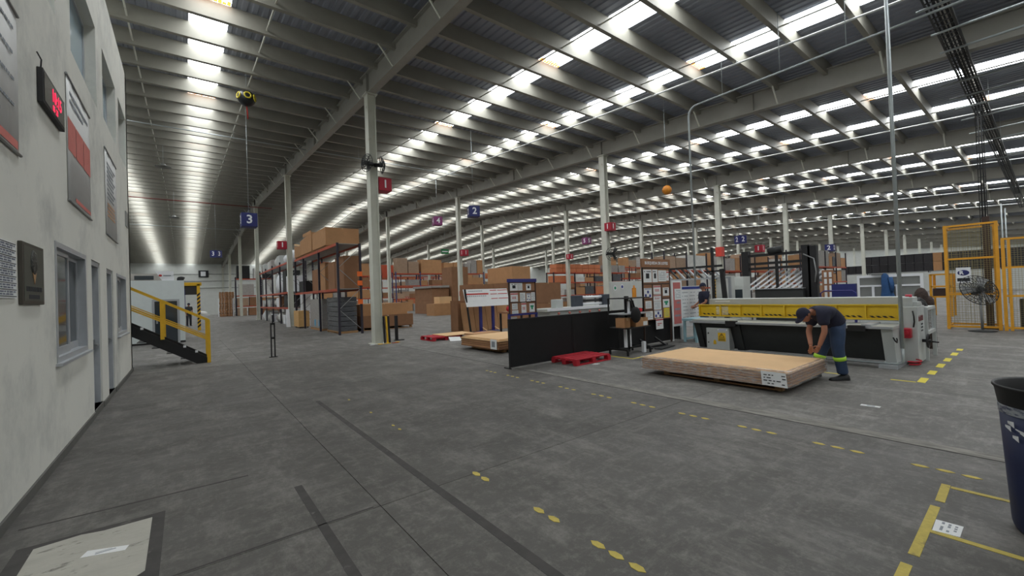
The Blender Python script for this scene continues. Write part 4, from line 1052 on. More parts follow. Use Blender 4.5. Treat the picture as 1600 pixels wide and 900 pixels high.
LOOK = {'card': ('carton', 'plain tan carton', 'box'), 'card_dark': ('carton', 'darker brown carton', 'box'), 'wrap_tan': ('wrapped_load', 'tan film-wrapped load', 'wrapped load'),
        'wrap_grey': ('wrapped_load', 'grey film-wrapped load', 'wrapped load'), 'wrap_dark': ('wrapped_load', 'dark film-wrapped load', 'wrapped load'), 'sack': ('sack_load', 'white sack load', 'sack'),
        'orange_beam': ('carton', 'orange-red crate', 'crate'), 'orange_card': ('carton', 'reddish carton', 'box'), 'white_print': ('carton', 'white carton', 'box'),
        'machine': ('bin', 'pale grey bin', 'bin'), 'black': ('crate', 'black crate', 'crate')}
M['orange_card'] = mat('orange_carton', srgb(196, 118, 80), 0.8, var=0.08, rand=0.06)
# R1: nearest rack, between the first two columns
rack('tall rack of dark uprights and orange beams with big cartons on top', 'y', 19.5, 5.33, (3.36, 3.5, 2.25), 1.08, (2.08, 4.12), 4.13, deck=True)
def slat_pallet(x0, x1, y0, y1, z, label, group):
    c = thing('pallet', label, 'pallet', ((x0+x1)/2, (y0+y1)/2, z), group)
    n = max(3, int((y1 - y0) / 0.28))
    for i in range(n):
        y = y0 + (y1 - y0 - 0.12) * i / (n - 1)
        MB().box(x0, x1, y, y + 0.12, z, z + 0.07).build('block', 'wood', c)
    MB().box(x0, x1, y0, y1, z + 0.07, z + 0.1).build('deck', 'wood', c)
    return c
slat_pallet(5.4, 6.36, 21.4, 24.0, 4.131, 'wooden pallet under the squarest carton on top of the near rack', None)
slat_pallet(5.4, 6.36, 24.2, 28.6, 4.131, 'long wooden pallet under the taller cartons on the near rack', None)
carton(5.36, 6.95, 21.35, 24.0, 4.232, 5.1, 'wide brown carton on the near rack top, nearest the rack end')
c = thing('carton', 'open brown carton with a raised flap on the near rack top', 'box', (5.9, 25.4, 4.22))
MB().prism([(24.2, 4.232), (27.0, 4.232), (27.0, 5.05), (24.2, 5.25)], 'x', 5.36, 6.4).build('body', 'card', c)
MB().bar((5.36, 24.2, 5.25), (5.36, 26.2, 5.28), 0.02, 0.18).build('flap', 'card', c)
c = thing('carton', 'lower brown carton at the column end of the near rack top', 'box', (5.9, 27.8, 4.22))
MB().prism([(27.05, 4.232), (28.65, 4.232), (28.65, 4.95), (27.05, 4.8)], 'x', 5.36, 6.4).build('body', 'card', c)
MB().bar((5.36, 27.1, 4.85), (5.36, 28.6, 5.05), 0.02, 0.1).build('flap', 'card_light', c)
tag(MB().box(5.6, 6.8, 21.8, 23.5, 5.103, 5.16).build('black_sheet', 'black'), 'thin black sheet lying on the squarest rack-top carton', 'sheet')
# middle level
for i, (y0, y1, z1, mt) in enumerate(((19.9, 21.3, 3.6, 'card_dark'), (21.4, 22.6, 3.45, 'card_dark'), (23.2, 24.6, 3.55, 'card'), (24.7, 26.0, 3.3, 'card_dark'))):
    simple_box(5.75, 6.55, y0, y1, 2.09, z1, 'brown board bundle standing on the middle level of the near rack', 'bundles on the near rack', mt, 'board_bundle', 'cardboard')
simple_box(5.5, 6.3, 26.6, 28.3, 2.09, 2.75, 'black crate on the middle level by the column', None, 'black', 'crate', 'crate')
# ground level
slat_pallet(5.55, 6.4, 20.2, 22.3, 0.0, 'wooden pallet under the dark film-wrapped load', None)
c = thing('wrapped_load', 'dark film-wrapped pallet load under the near rack', 'wrapped load', (6.0, 21.3, 0.1))
for k in range(7): MB().box(5.56, 6.38, 20.22, 22.28, 0.1 + 0.23*k, 0.1 + 0.23*k + 0.215).build('layer', 'wrap_dark', c, bevel=0.02)
c = thing('wrapped_load', 'pale film-wrapped load with blue corner tapes beside the dark wrapped load', 'wrapped load', (6.0, 24.2, 0.0))
MB().box(5.5, 6.35, 23.1, 25.6, 0.1, 1.65).build('load', 'wrap_grey', c, bevel=0.04)
MB().box(5.5, 6.35, 23.1, 25.6, 0.0, 0.1).build('base', 'wood', c)
for y in (23.5, 24.4): MB().box(5.485, 5.5, y, y + 0.22, 0.22, 0.55).build('blue_tape', mat('blue_tape', srgb(90, 170, 210), 0.5), c)
c = thing('crate', 'light plywood crate on small wheels beside the column', 'crate', (5.5, 27.4, 0))
MB().box(5.12, 5.7, 26.75, 28.1, 0.08, 1.0).build('body', 'crate_wood', c)
for x in (5.2, 5.62):
    for y in (26.85, 28.0): MB().cyl((x - 0.02, y, 0.045), (x + 0.02, y, 0.045), 0.045, 10).build('wheel', 'black', c)
tag(MB().prism([(28.75, 0.0), (29.4, 0.0), (29.4, 2.1), (28.75, 2.05)], 'x', 5.75, 6.2).build('white_board', 'white_print'), 'tall white panels leaning behind the column', 'panel')
tag(MB().prism([(28.95, 0.0), (29.3, 0.0), (29.3, 1.1), (29.22, 1.1)], 'x', 4.9, 5.08).build('white_wedge', 'white_print'), 'white tapered board leaning on the column foot', 'board')
# orange tags on the rack end
for i, (z, dx) in enumerate(((2.62, 0), (2.2, 0.05), (1.35, 0.2))):
    tag(MB().box(6.2 + dx*0, 6.42 + dx*0, 19.43, 19.456, z, z + 0.22).build('orange_tag', mat('orange_tag', srgb(236, 110, 40), 0.5)), 'bright orange tag hung on the near rack end frame', 'tag', 'orange rack tags')
    MBt = None
# big carton pile right of the rack
for i, (x0, x1, y0, y1, z0, z1) in enumerate(((6.75, 9.45, 20.75, 23.6, 0.14, 0.72), (6.75, 9.2, 20.9, 23.5, 0.724, 1.3))):
    c = carton(x0, x1, y0, y1, z0, z1, ['wide lower carton of the low pile behind the nearest column', 'wide upper carton of the low pile behind the nearest column'][i], None, 'card_dark' if i == 0 else 'card')
pallet(6.8, 9.4, 20.8, 23.5, 0.14, 'wood', 'dark pallet under the low carton pile behind the nearest column', along='x', ntop=7)

# R5: long rack beyond the second column
rack('long rack of sacks and mixed goods beyond the second column', 'y', 30.6, 5.33, (3.4, 3.4, 3.4, 3.4), 1.08, (1.18, 2.22, 4.2), 4.4, deck=True)
rr = random.Random(44); kinds = ['sack', 'wrap_grey', 'white_print', 'wrap_dark', 'card_dark', 'machine', 'black']
def sack(x, y, z, sx, sy, sz, label, group, mt='sack'):
    m_ = MB().sphere((x, y, z + sz/2), 1.0, 14, (sx*0.56, sy*0.56, sz*0.56))
    m_.v = [(x + max(-sx/2, min(sx/2, v[0]-x)), y + max(-sy/2, min(sy/2, v[1]-y)), z + max(0, min(sz, v[2]-z))) for v in m_.v]
    return tag(m_.build('sack', mt), label, 'sack', group)
for li, (lz, top) in enumerate(((0.0, 0.95), (1.18, 0.85), (2.22, 1.5), (4.2, 1.0))):
    y = 30.8
    while y < 44.0:
        w_ = rr.uniform(0.8, 1.3); h_ = top * rr.uniform(0.6, 1.0)
        if not any(abs(y + w_/2 - (30.6 + 3.4*k)) < w_/2 + 0.06 for k in range(5)):
            if rr.random() < 0.45:
                mt_ = rr.choice(['sack', 'white_print', 'wrap_grey'])
                lb = '%s %s the long rack beyond the second column' % ({'sack': 'off-white bulging sack', 'white_print': 'bright white bulging sack', 'wrap_grey': 'grey bulging sack'}[mt_], ['on the floor under', 'on the lowest beams of', 'on the second beams of', 'on the top beams of'][li])
                sack(5.87, y + w_/2, lz, 0.9, w_ - 0.06, h_, lb, lb, mt_)
            else:
                mt_ = rr.choice(kinds); nm, look, ct_ = LOOK[mt_]
                lb = '%s %s the long rack beyond the second column' % (look, ['on the floor under', 'on the lowest beams of', 'on the second beams of', 'on the top beams of'][li])
                simple_box(5.42, 6.32, y, y + w_ - 0.06, lz, lz + h_, lb, lb, mt_, nm, ct_, bevel=0.02)
        y += w_
# R6: rack across the aisle end, and the wood stacks beside it
rack('low rack with red beams across the far end of the aisle', 'x', 4.9, 61.6, (2.7, 2.7), 1.0, (1.2, 2.5, 4.6), 4.8, deck=True)
for i, (x0, x1, z0, z1, mt) in enumerate(((5.0, 6.0, 0, 0.95, 'wrap_tan'), (6.2, 7.3, 0, 0.95, 'card_dark'), (7.7, 9.8, 0, 1.0, 'card_dark'), (5.0, 6.2, 1.2, 2.2, 'wrap_tan'), (6.3, 7.3, 1.2, 2.3, 'card_dark'), (7.7, 9.5, 1.2, 2.2, 'card'),
                                          (5.2, 6.8, 2.5, 3.9, 'wrap_grey'), (7.8, 9.0, 2.5, 4.1, 'sack'), (5.0, 6.4, 4.6, 6.2, 'black'), (6.8, 7.3, 4.6, 5.9, 'sack'), (7.8, 9.4, 4.6, 5.9, 'black'))):
    simple_box(x0, x1, 61.7, 62.5, z0, z1, 'stored load on the low rack at the far aisle end', 'loads at the aisle end', mt, 'load', 'load', 0.03)
M['brick_wood'] = mat('stacked_wood', srgb(150, 108, 74), 0.8, var=0.3, scale=9, rand=0.25)
for cx_ in (3.25, 4.0):
    for k in range(20):
        j = rr.uniform(-.03, .03)
        tag(MB().box(cx_ + j, cx_ + 0.7 + j, 62.0, 63.1, 0.15*k, 0.15*k + 0.10).box(cx_ + j, cx_ + 0.12 + j, 62.0, 63.1, 0.15*k + .1, 0.15*k + .15).box(cx_ + 0.58 + j, cx_ + 0.7 + j, 62.0, 63.1, 0.15*k + .1, 0.15*k + .15).box(cx_ + .29 + j, cx_ + 0.41 + j, 62.0, 63.1, 0.15*k + .1, 0.15*k + .15)
            .build('wood_pallet', 'brick_wood'), 'small wooden pallet in the tall stacks at the far aisle end', 'pallet', 'stacked pallets at the aisle end')
for x, dz in ((3.1, 0), (4.6, 0)): tag(MB().box(x - 0.04, x + 0.04, 61.85, 61.95, 0, 2.2).build('white_post', 'white_print'), 'white guard post in front of the stacked wooden pallets', 'post', 'white guard posts')
tag(MB().box(0.9, 2.6, 72, 73, 0, 0.12).sphere((1.7, 72.5, 0.3), 0.5, 12, (1.3, .8, .7)).build('tarp_heap', 'sack'), 'low white heap on the floor at the far end of the aisle', 'heap')

# R2: cross rack in mid hall
LEVEL = ['on the floor level of', 'on the lowest beams of', 'on the second beams of', 'on the top beams of']
def fill(along, p0, widths, cross0, depth, levels, hs, label, group, mats, seed, gap=0.08, p_empty=0.12):
    """label names the rack; each load is named by its look and its level"""
    rr = random.Random(seed); a = p0
    for w_ in widths:
        for li, (z, h) in enumerate(zip(levels, hs)):
            n = rr.choice((1, 2, 2, 3)); bw = (w_ - 0.2) / n
            for k in range(n):
                if rr.random() < p_empty: continue
                b0 = a + 0.1 + bw * k + gap/2; b1 = b0 + bw - gap; hh = h * rr.uniform(0.55, 1.0)
                m_ = rr.choice(mats); nm, look, ct = LOOK[m_]
                lb = '%s %s %s' % (look, LEVEL[li], label)
                gp = lb if group else None
                if along == 'x': simple_box(b0, b1, cross0 + 0.05, cross0 + depth - 0.1, z, z + hh, lb, gp, m_, nm, ct)
                else: simple_box(cross0 + 0.05, cross0 + depth - 0.1, b0, b1, z, z + hh, lb, gp, m_, nm, ct)
        a += w_
mixed = ['card', 'card_dark', 'wrap_tan', 'wrap_grey', 'card', 'wrap_tan']
W = (2.9,) * 4
rack('cross rack with a blue end ladder behind the carton piles', 'x', 18.2, 44.0, W, 1.1, (1.42, 2.85, 4.22), 4.4, up_mat='upright_blue', brace=True)
fill('x', 18.2, W, 44.0, 1.1, (0, 1.42, 2.85, 4.22), (1.1, 0.9, 1.1, 1.9), 'the cross rack behind the carton piles', 'loads on the cross rack', mixed, 61)
W = (3.0,) * 5
rack('far rack of orange beams beyond the cross rack', 'x', 20.0, 61.0, W, 1.1, (1.6, 3.1, 4.7), 4.9, brace=False)
fill('x', 20.0, W, 61.0, 1.1, (0, 1.6, 3.1, 4.7), (1.2, 1.1, 1.2, 1.8), 'the far rack beyond the cross rack', 'loads on the far rack', mixed + ['orange_beam'], 62)
rack('dark upright rack left behind the cross rack', 'x', 12.2, 52.0, (3.0, 3.0), 1.1, (1.6, 3.0, 4.4), 4.6, brace=False)
fill('x', 12.2, (3.0, 3.0), 52.0, 1.1, (0, 1.6, 3.0, 4.4), (1.2, 1.1, 1.2, 2.0), 'the dark rack behind the cross rack', 'loads on the dark rack', mixed + ['orange_beam', 'wrap_dark'], 63)
# R3: rack behind the benches with orange goods
W = (3.0,) * 4
rack('rack of orange goods behind the bench machines', 'x', 28.6, 30.0, W, 1.1, (1.2, 2.5, 3.5), 3.5, up_mat='upright', brace=False)
fill('x', 28.6, W, 30.0, 1.1, (0, 1.2, 2.5), (1.0, 0.95, 0.8), 'the orange goods rack behind the bench machine', 'loads on the orange goods rack', ['wrap_grey', 'sack', 'card', 'wrap_dark', 'orange_card'], 64, p_empty=0.05)
for k in range(7):
    for l in range(2): simple_box(29.0 + 0.95*k, 29.9 + 0.95*k, 30.05, 31.0, 3.5 + 0.42*l, 3.9 + 0.42*l, 'reddish carton stacked on top of the orange goods rack', 'reddish cartons on the rack top', 'orange_card')
for k in range(3): simple_box(36.2 + 1.3*k, 37.3 + 1.3*k, 30.05, 31.0, 3.5, 4.3, 'grey wrapped load on top of the orange goods rack', 'grey loads on the rack top', 'wrap_grey', 'wrapped_load', 'wrapped load')
# R4 and R7: racks in the right half, seen over the cutting machine
W = (3.2,) * 5
rack('rack row far behind the diagonal feeder', 'x', 40.0, 24.0, W, 1.1, (1.6, 3.2), 4.6, brace=False)
fill('x', 40.0, W, 24.0, 1.1, (0, 1.6, 3.2), (1.3, 1.3, 1.6), 'the rack row far behind the diagonal feeder', 'loads behind the feeder', ['wrap_tan', 'wrap_grey', 'card', 'sack'], 65)
W = (3.2,) * 4
rack('rack row of pale wrapped goods toward the right wall', 'x', 54.0, 20.5, W, 1.1, (1.6, 3.4), 4.6, brace=False)
fill('x', 54.0, W, 20.5, 1.1, (0, 1.6, 3.4), (1.3, 1.5, 1.9), 'the rack row toward the black crates', 'loads toward the right wall', ['wrap_tan', 'card', 'sack', 'wrap_tan'], 66)
W = (2.9,) * 7
rack('rack row deep in the hall between the middle columns', 'x', 40.0, 38.0, W, 1.1, (1.6, 3.2, 4.8), 5.0, brace=False)
fill('x', 40.0, W, 38.0, 1.1, (0, 1.6, 3.2, 4.8), (1.3, 1.3, 1.3, 1.8), 'the rack row deep in the hall', 'loads deep in the hall', ['wrap_tan', 'card', 'wrap_grey', 'card_dark'], 67, p_empty=0.25)
W = (3.1,) * 6
rack('rack row in the right depth of the hall behind the wall of crates', 'x', 76.0, 26.0, W, 1.1, (1.7, 3.4), 4.8, brace=False)
fill('x', 76.0, W, 26.0, 1.1, (0, 1.7, 3.4), (1.4, 1.5, 2.0), 'the deep rack row behind the crate rack', 'g', ['wrap_tan', 'card', 'wrap_grey'], 68)
W = (3.1,) * 8
rack('rack row in the farthest middle of the hall', 'x', 60.0, 46.0, W, 1.1, (1.7, 3.4, 5.0), 5.2, brace=False)
fill('x', 60.0, W, 46.0, 1.1, (0, 1.7, 3.4, 5.0), (1.4, 1.4, 1.4, 1.8), 'the rack row in the farthest middle', 'g', ['wrap_tan', 'card', 'wrap_grey', 'card_dark'], 69, p_empty=0.2)
W = (3.1,) * 7
rack('rack row of red beams just beyond the diagonal feeder', 'x', 28.0, 17.5, W, 1.1, (1.5, 2.9), 4.3, brace=False)
fill('x', 28.0, W, 17.5, 1.1, (0, 1.5, 2.9), (1.2, 1.2, 1.6), 'the rack row just beyond the diagonal feeder', 'g', ['wrap_tan', 'card', 'wrap_grey', 'wrap_tan', 'sack'], 91, p_empty=0.08)
W = (3.1,) * 4
rack('short rack row between the feeder and the black crates', 'x', 40.0, 12.6, W, 1.1, (1.6, 3.0), 4.4, brace=False)
fill('x', 40.0, W, 12.6, 1.1, (0, 1.6, 3.0), (1.3, 1.2, 1.5), 'the short rack row before the black crates', 'g', ['wrap_tan', 'wrap_grey', 'wrap_dark', 'card'], 92)
W = (3.3,) * 11
rack('rack row along the far end wall', 'x', 24.0, 76.2, W, 1.1, (1.7, 3.4, 5.1), 5.3, brace=False)
fill('x', 24.0, W, 76.2, 1.1, (0, 1.7, 3.4, 5.1), (1.4, 1.4, 1.4, 1.9), 'the rack row along the far end wall', 'g', ['wrap_tan', 'card', 'wrap_grey', 'card_dark', 'orange_card'], 93, p_empty=0.25)
# RW: black crates along the right wall
W = (3.0,) * 6
rack('wall rack stacked with black crates along the right wall', 'y', 0.5, 74.0, W, 1.2, (2.5,), 2.5, brace=False, beam_mat='grey_steel')
M['crate_black'] = mat('crate_black', srgb(38, 36, 40), 0.5, var=0.2, scale=5, rand=0.3)
rr = random.Random(71)
for k in range(21):
    for l in range(2):
        y = 0.6 + 0.85 * k
        if l and y > 15.5: continue
        brown = k == 9
        c = tag(MB().box(74.0, 75.0, y, y + 0.8, 2.5 + 1.13*l, 3.6 + 1.13*l).build('storage_crate', 'card' if brown else 'crate_black'),
                ('tan crate among the black ones, %s tier' if brown else 'black crate on the %s tier of the rack along the right wall') % ('upper', 'lower')[1 - l],
                'crate', 'crates on the %s tier of the wall rack' % ('upper' if l else 'lower'))
tag(MB().box(73.6, 73.8, -4, 20, 0, 2.3).build('partition_wall', 'plain_white'), 'long low white partition below the black crates', 'partition')
for k in range(4): simple_box(71 - k*0.2, 73, 20.5 + 2*k, 22.2 + 2*k, 2.4, 5.2, 'pale tan wrapped load beside the wall of black crates', 'tan loads by the black crates', 'wrap_tan') if False else None
# green-grey shelves seen through the cage
for k in range(5): simple_box(46, 47.2, -1.0 + 1.15*k, 0.1 + 1.15*k, 2.2, 3.9, 'dull green tall bin behind the yellow cage', 'green bins behind the cage', 'green_bin' if 'green_bin' in M else 'machine_dark', 'bin', 'bin') if False else None

# ================================================================== CARTON PILES ON THE FLOOR
def pile(x0, x1, y0, y1, zs, labels, mats):
    for i, (a, b) in enumerate(zip(zs[:-1], zs[1:])):
        j = [random.uniform(-.05, .05) for _ in range(4)] if i else [0]*4
        carton(x0 + j[0], x1 + j[1], y0 + j[2], y1 + j[3], a + (0.004 if i else 0), b, labels[i], None, mats[i % len(mats)])
pile(17.0, 18.7, 33.3, 36.8, (0, 1.15, 2.3), ['lower big carton of the two-tier pile left of the tall carton tower', 'upper big carton of the two-tier pile left of the tall carton tower'], ['card_dark', 'card_dark'])
simple_box(16.9, 18.7, 33.2, 36.9, 2.31, 2.5, 'flat stack of grey and tan sheets on the two-tier carton pile', None, 'wrap_grey', 'sheet_pile', 'sheets')
pile(18.9, 20.6, 33.0, 34.8, (0, 1.4, 2.8, 4.15), ['bottom carton of the tall brown carton tower', 'middle carton of the tall brown carton tower', 'top carton of the tall brown carton tower'], ['card_dark'])
pile(15.6, 17.35, 30.2, 31.6, (0, 0.95), ['tan carton with a light lid beside the column with a red handle'], ['card'])
simple_box(16.2, 17.3, 30.4, 31.4, 0.956, 1.5, 'smaller carton on the tan carton beside the column with a red handle', None, 'card_light')
pile(17.3, 18.9, 22.1, 25.0, (0, 1.2, 2.3, 3.4), ['bottom carton of the pile behind the display board', 'middle carton of the pile behind the display board', 'top wide carton of the pile behind the display board'], ['card_dark', 'card_dark', 'card'])
pile(14.6, 16.4, 23.0, 24.6, (0, 1.2, 2.25), ['lower carton of the short pile beside the display board pile', 'upper carton of the short pile beside the display board pile'], ['card_dark'])
pile(14.75, 16.6, 16.9, 18.6, (0, 1.0, 2.1), ['lower dark carton of the pile right of the blue card board', 'upper dark carton of the pile right of the blue card board'], ['card_dark'])
for k in range(4):
    tag(MB().add([(9.3 + .62*k, 15.35, 0), (9.9 + .62*k, 15.35, 0), (9.9 + .62*k, 15.6, 1.25), (9.3 + .62*k, 15.6, 1.25), (9.3 + .62*k, 15.41, 0), (9.9 + .62*k, 15.41, 0), (9.9 + .62*k, 15.66, 1.25), (9.3 + .62*k, 15.66, 1.25)],
                 [(0,1,2,3),(7,6,5,4),(0,4,5,1),(1,5,6,2),(2,6,7,3),(3,7,4,0)]).build('cardboard_sheet', 'card'), 'upright cardboard sheet leaning behind the display board posts', 'cardboard', 'cardboard behind the display board')
tag(MB().box(9.2, 11.9, 15.68, 15.74, 0, 1.35).box(9.2, 9.26, 15.74, 16.3, 0, 1.35).box(11.84, 11.9, 15.74, 16.3, 0, 1.35).build('back_rest', 'card_dark'), 'brown rest that the upright cardboard sheets lean on', 'cardboard')
# ================================================================== MACHINES BEHIND THE SCREENS
wm = thing('bench_machine', 'long light bench machine with dark end blocks and white rollers behind the screens', 'machine', (12.0, 11.0, 0))
MB().box(10.1, 13.9, 11.0, 11.9, 0.88, 0.98).build('table', 'table_top', wm, bevel=0.01)
MB().box(10.3, 13.7, 11.05, 11.85, 0.0, 0.88).build('base', 'machine', wm)
MB().box(10.1, 13.9, 10.94, 11.0, 0.90, 1.0).build('front_rail', 'white_print', wm)
bk = [ony(px, 470, 11.1).x for px in (899, 911, 943, 954)]
for x, x2 in ((bk[0], bk[1]), (bk[2], bk[3])): MB().box(x, x2, 11.1, 11.35, 0.98, 1.42).build('end_block', mat('slate_block', srgb(62, 68, 78), 0.5), wm, bevel=0.02)
for k, z in enumerate((1.07, 1.2, 1.33)): MB().cyl((bk[1], 11.22, z), (bk[2], 11.22, z), 0.05, 10).build('roller', 'white_print' if k != 1 else 'black', wm)
MB().box(10.75, 11.1, 11.2, 11.5, 0.98, 1.3).build('feeder', 'machine', wm, bevel=0.02)
for k in range(5): MB().sphere((10.6 + 0.55*k, 10.93, 0.80), 0.05, 8).build('knob', mat('knob_red', srgb(190, 110, 100), 0.5), wm)
tw = thing('bench', 'small dark workbench with a red vice behind the blue card board', 'bench', (9.8, 12.4, 0))
MB().box(9.2, 10.3, 12.1, 12.7, 0.86, 0.92).build('top', 'board_brown', tw)
for x in (9.25, 10.25):
    for y in (12.15, 12.65): MB().box(x - 0.03, x + 0.03, y - 0.03, y + 0.03, 0, 0.86).build('leg', 'black', tw)
tag(MB().box(9.75, 10.05, 12.2, 12.5, 0.92, 1.45).box(9.7, 10.1, 12.15, 12.55, 1.45, 1.5).build('tool_box', 'black'), 'black tool frame standing on the small workbench', 'tool')
tag(MB().sphere((9.45, 12.4, 1.02), 0.1, 12).cyl((9.45, 12.4, 0.92), (9.45, 12.4, 1.0), 0.05, 10).build('vice', 'red_wood'), 'round red tool on the small workbench', 'tool')

# diagonal feeder: black portal frame with a sloping ladder of pale bars
fd = thing('sheet_feeder', 'black portal machine with a sloping rack of pale diagonal bars', 'machine', (20.0, 7.2, 0))
XF = 19.0
def fx(px, py, X=XF): return onx(px, py, X)
for px, z1 in ((1167, 3.0), (1262, 3.05), (1272, 3.0)):
    p_ = fx(px, 440); MB().box(XF - 0.12, XF + 0.12, p_.y - 0.14, p_.y + 0.14, 0, z1).build('post', 'black', fd)
pA, pB = fx(1167, 402), fx(1272, 396)
for z in (2.75, 2.4, 2.2): MB().box(XF - 0.08, XF + 0.08, pB.y, pA.y, z, z + 0.10).build('cross_beam', 'black', fd)
for i in range(10):                                 # pale bars, leaning
    a = fx(1166 + 9 * i, 452 + 0.8 * i); b = Vector((XF + 0.35, a.y - 0.98, a.z + 0.88))
    MB().bar((XF - 0.16, a.y, a.z), b, 0.085, 0.06).build('bar', 'white_print', fd)
for k in range(3):
    a = fx(1172, 449); MB().bar((XF + 0.03 + 0.17*k, a.y - 0.15 - 0.3*k, a.z + 0.06 + 0.22*k), (XF + 0.03 + 0.17*k, a.y - 2.3 - 0.3*k, a.z + 0.02 + 0.22*k), 0.04, 0.04).build('rail', 'alu', fd)
pc = fx(1215, 460); MB().box(XF - 0.5, XF - 0.2, fx(1262, 455).y, fx(1188, 458).y, 0, 1.38).build('front_panel', 'machine_dark', fd)
MB().box(XF - 0.55, XF - 0.18, fx(1262, 455).y, fx(1188, 458).y, 1.38, 1.41).build('panel_edge', 'alu', fd)
p_ = fx(1213, 392); MB().cyl((XF - 0.1, p_.y + 0.25, 2.95), (XF - 0.1, p_.y - 0.25, 2.98), 0.13, 12).build('motor', 'machine_dark', fd)
MB().box(XF - 0.06, XF + 0.02, p_.y - 0.05, p_.y + 0.05, 0.8, 2.95).build('mid_post', 'black', fd)
MB().tube([(XF - 0.2, pB.y + 0.3, 2.7), (XF - 0.25, pB.y - 0.05, 2.5), (XF - 0.2, pB.y - 0.1, 2.0), (XF - 0.2, pB.y - 0.05, 1.6)], 0.025, 6).build('hose', 'grey_steel', fd)
# left-hand bank: white cabinets with a hazard stripe, and slanted bars beyond the boards
hz = thing('white_cabinet', 'white electrical cabinet with a black and yellow edge behind the standing worker', 'cabinet', (16.0, 8.0, 0))
c0, c1 = onx(1110, 450, 16.0), onx(1135, 450, 16.0)
MB().box(16.0, 16.7, c1.y, c0.y, 0, onx(1120, 432, 16).z).build('body', 'plain_white', hz, bevel=0.01)
cs = onx(1116, 450, 15.99)
for k in range(8): MB().add([(15.985, cs.y + 0.06, 0.95 + 0.12*k), (15.985, cs.y - 0.06, 1.0 + 0.12*k), (15.985, cs.y - 0.06, 1.06 + 0.12*k), (15.985, cs.y + 0.06, 1.01 + 0.12*k)], [(0, 1, 2, 3)]).build('stripe', 'black', hz, fix=False)
MB().box(15.988, 16.0, cs.y - 0.06, cs.y + 0.06, 0.9, 1.95).build('edge', 'yellow', hz)
wc = thing('white_cabinet', 'wide pale machine cabinet with a dark window beside the diagonal feeder', 'cabinet', (17.0, 7.4, 0))
c0, c1 = onx(1136, 450, 17.0), onx(1162, 450, 17.0)
MB().box(17.0, 17.6, c1.y, c0.y, 0, onx(1140, 433, 17).z).build('body', 'plain_white', wc, bevel=0.01)
MB().box(16.985, 17.0, c1.y + 0.05, c0.y - 0.15, 0.9, 1.42).build('window', 'glass_dark', wc)
tk = thing('stand_post', 'black raking post with cross arm behind the boards', 'post', (15.2, 8.2, 0))
q = onx(1133, 440, 15.2)
MB().bar((15.2, q.y - 0.05, 0), (15.2, q.y + 0.1, onx(1129, 420, 15.2).z), 0.14, 0.1).build('post', 'black', tk)
q = onx(1114, 430, 15.2); MB().box(15.16, 15.24, q.y - 0.04, q.y + 0.04, 0, onx(1113, 387, 15.2).z).build('mast', 'black', tk)
MB().box(15.16, 15.24, onx(1133, 425, 15.2).y, q.y + 0.3, 2.1, 2.16).build('arm', 'black', tk)
sb = thing('slanted_rack', 'row of dark slanted conveyor bars behind the notice board', 'conveyor', (14.5, 10.5, 0))
XS = 15.5
for i in range(9):
    a = onx(1050 + 10 * i, 436, XS); MB().bar((XS, a.y, a.z), (XS + 0.1, a.y + 0.45, a.z + 0.42), 0.06, 0.05).build('bar', 'machine_dark' if i % 2 else 'alu', sb)
a, b = onx(1045, 437, XS), onx(1140, 437, XS)
MB().box(XS - 0.03, XS + 0.03, b.y, a.y, a.z - 0.06, a.z).build('rail', 'alu', sb)
MB().box(XS + 0.06, XS + 0.14, b.y + 0.3, a.y + 0.4, a.z + 0.38, a.z + 0.46).build('top_rail', 'black', sb)
for y in (a.y, b.y): MB().box(XS - 0.04, XS + 0.04, y - 0.04, y + 0.04, 0, a.z).build('leg', 'alu', sb)

# glazed white enclosure behind the cutting machine
en = thing('glazed_enclosure', 'white framed enclosure with grey panes behind the cutting machine', 'enclosure', (16.0, 2.9, 0))
XE = 16.0; yl, yr = onx(1341, 440, XE).y, onx(1440, 440, XE).y
zt, zb = 1.74, 1.10
MB().box(XE, XE + 0.05, yr, yl, zt - 0.07, zt).build('top_frame', 'white_print', en); MB().box(XE, XE + 0.05, yr, yl, zb - 0.05, zb).build('bottom_frame', 'white_print', en)
MB().box(XE, XE + 0.05, yr, yl, 1.40, 1.45).build('mid_frame', 'white_print', en)
for f in (0, 0.245, 0.43, 0.63, 1): MB().box(XE - 0.005, XE + 0.055, yl + (yr - yl)*f - 0.03, yl + (yr - yl)*f + 0.03, (zb if f not in (0.245, 0.63) else zb), (zt if f not in (0.245, 0.63) else 1.42)).build('mullion', 'white_print', en)
M['pane_grey'] = mat('frosted_pane', srgb(128, 130, 128), 0.3, var=0.05)
fs = (0, 0.43, 1)
for a, b in zip(fs[:-1], fs[1:]): MB().box(XE + 0.02, XE + 0.03, yl + (yr-yl)*b, yl + (yr-yl)*a, 1.45, zt - 0.07).build('pane', 'pane_grey', en)
fs = (0, 0.245, 0.43, 0.63, 1)
for a, b in zip(fs[:-1], fs[1:]): MB().box(XE + 0.02, XE + 0.03, yl + (yr-yl)*b, yl + (yr-yl)*a, zb, 1.40).build('pane', 'pane_grey', en)
MB().box(XE, XE + 1.2, yr, yl, 0, zb - 0.05).build('base_cabinet', 'machine', en)
MB().box(XE + 0.05, XE + 1.2, yr, yl, zb - 0.05, zb - 0.03).build('base_top', 'machine', en)
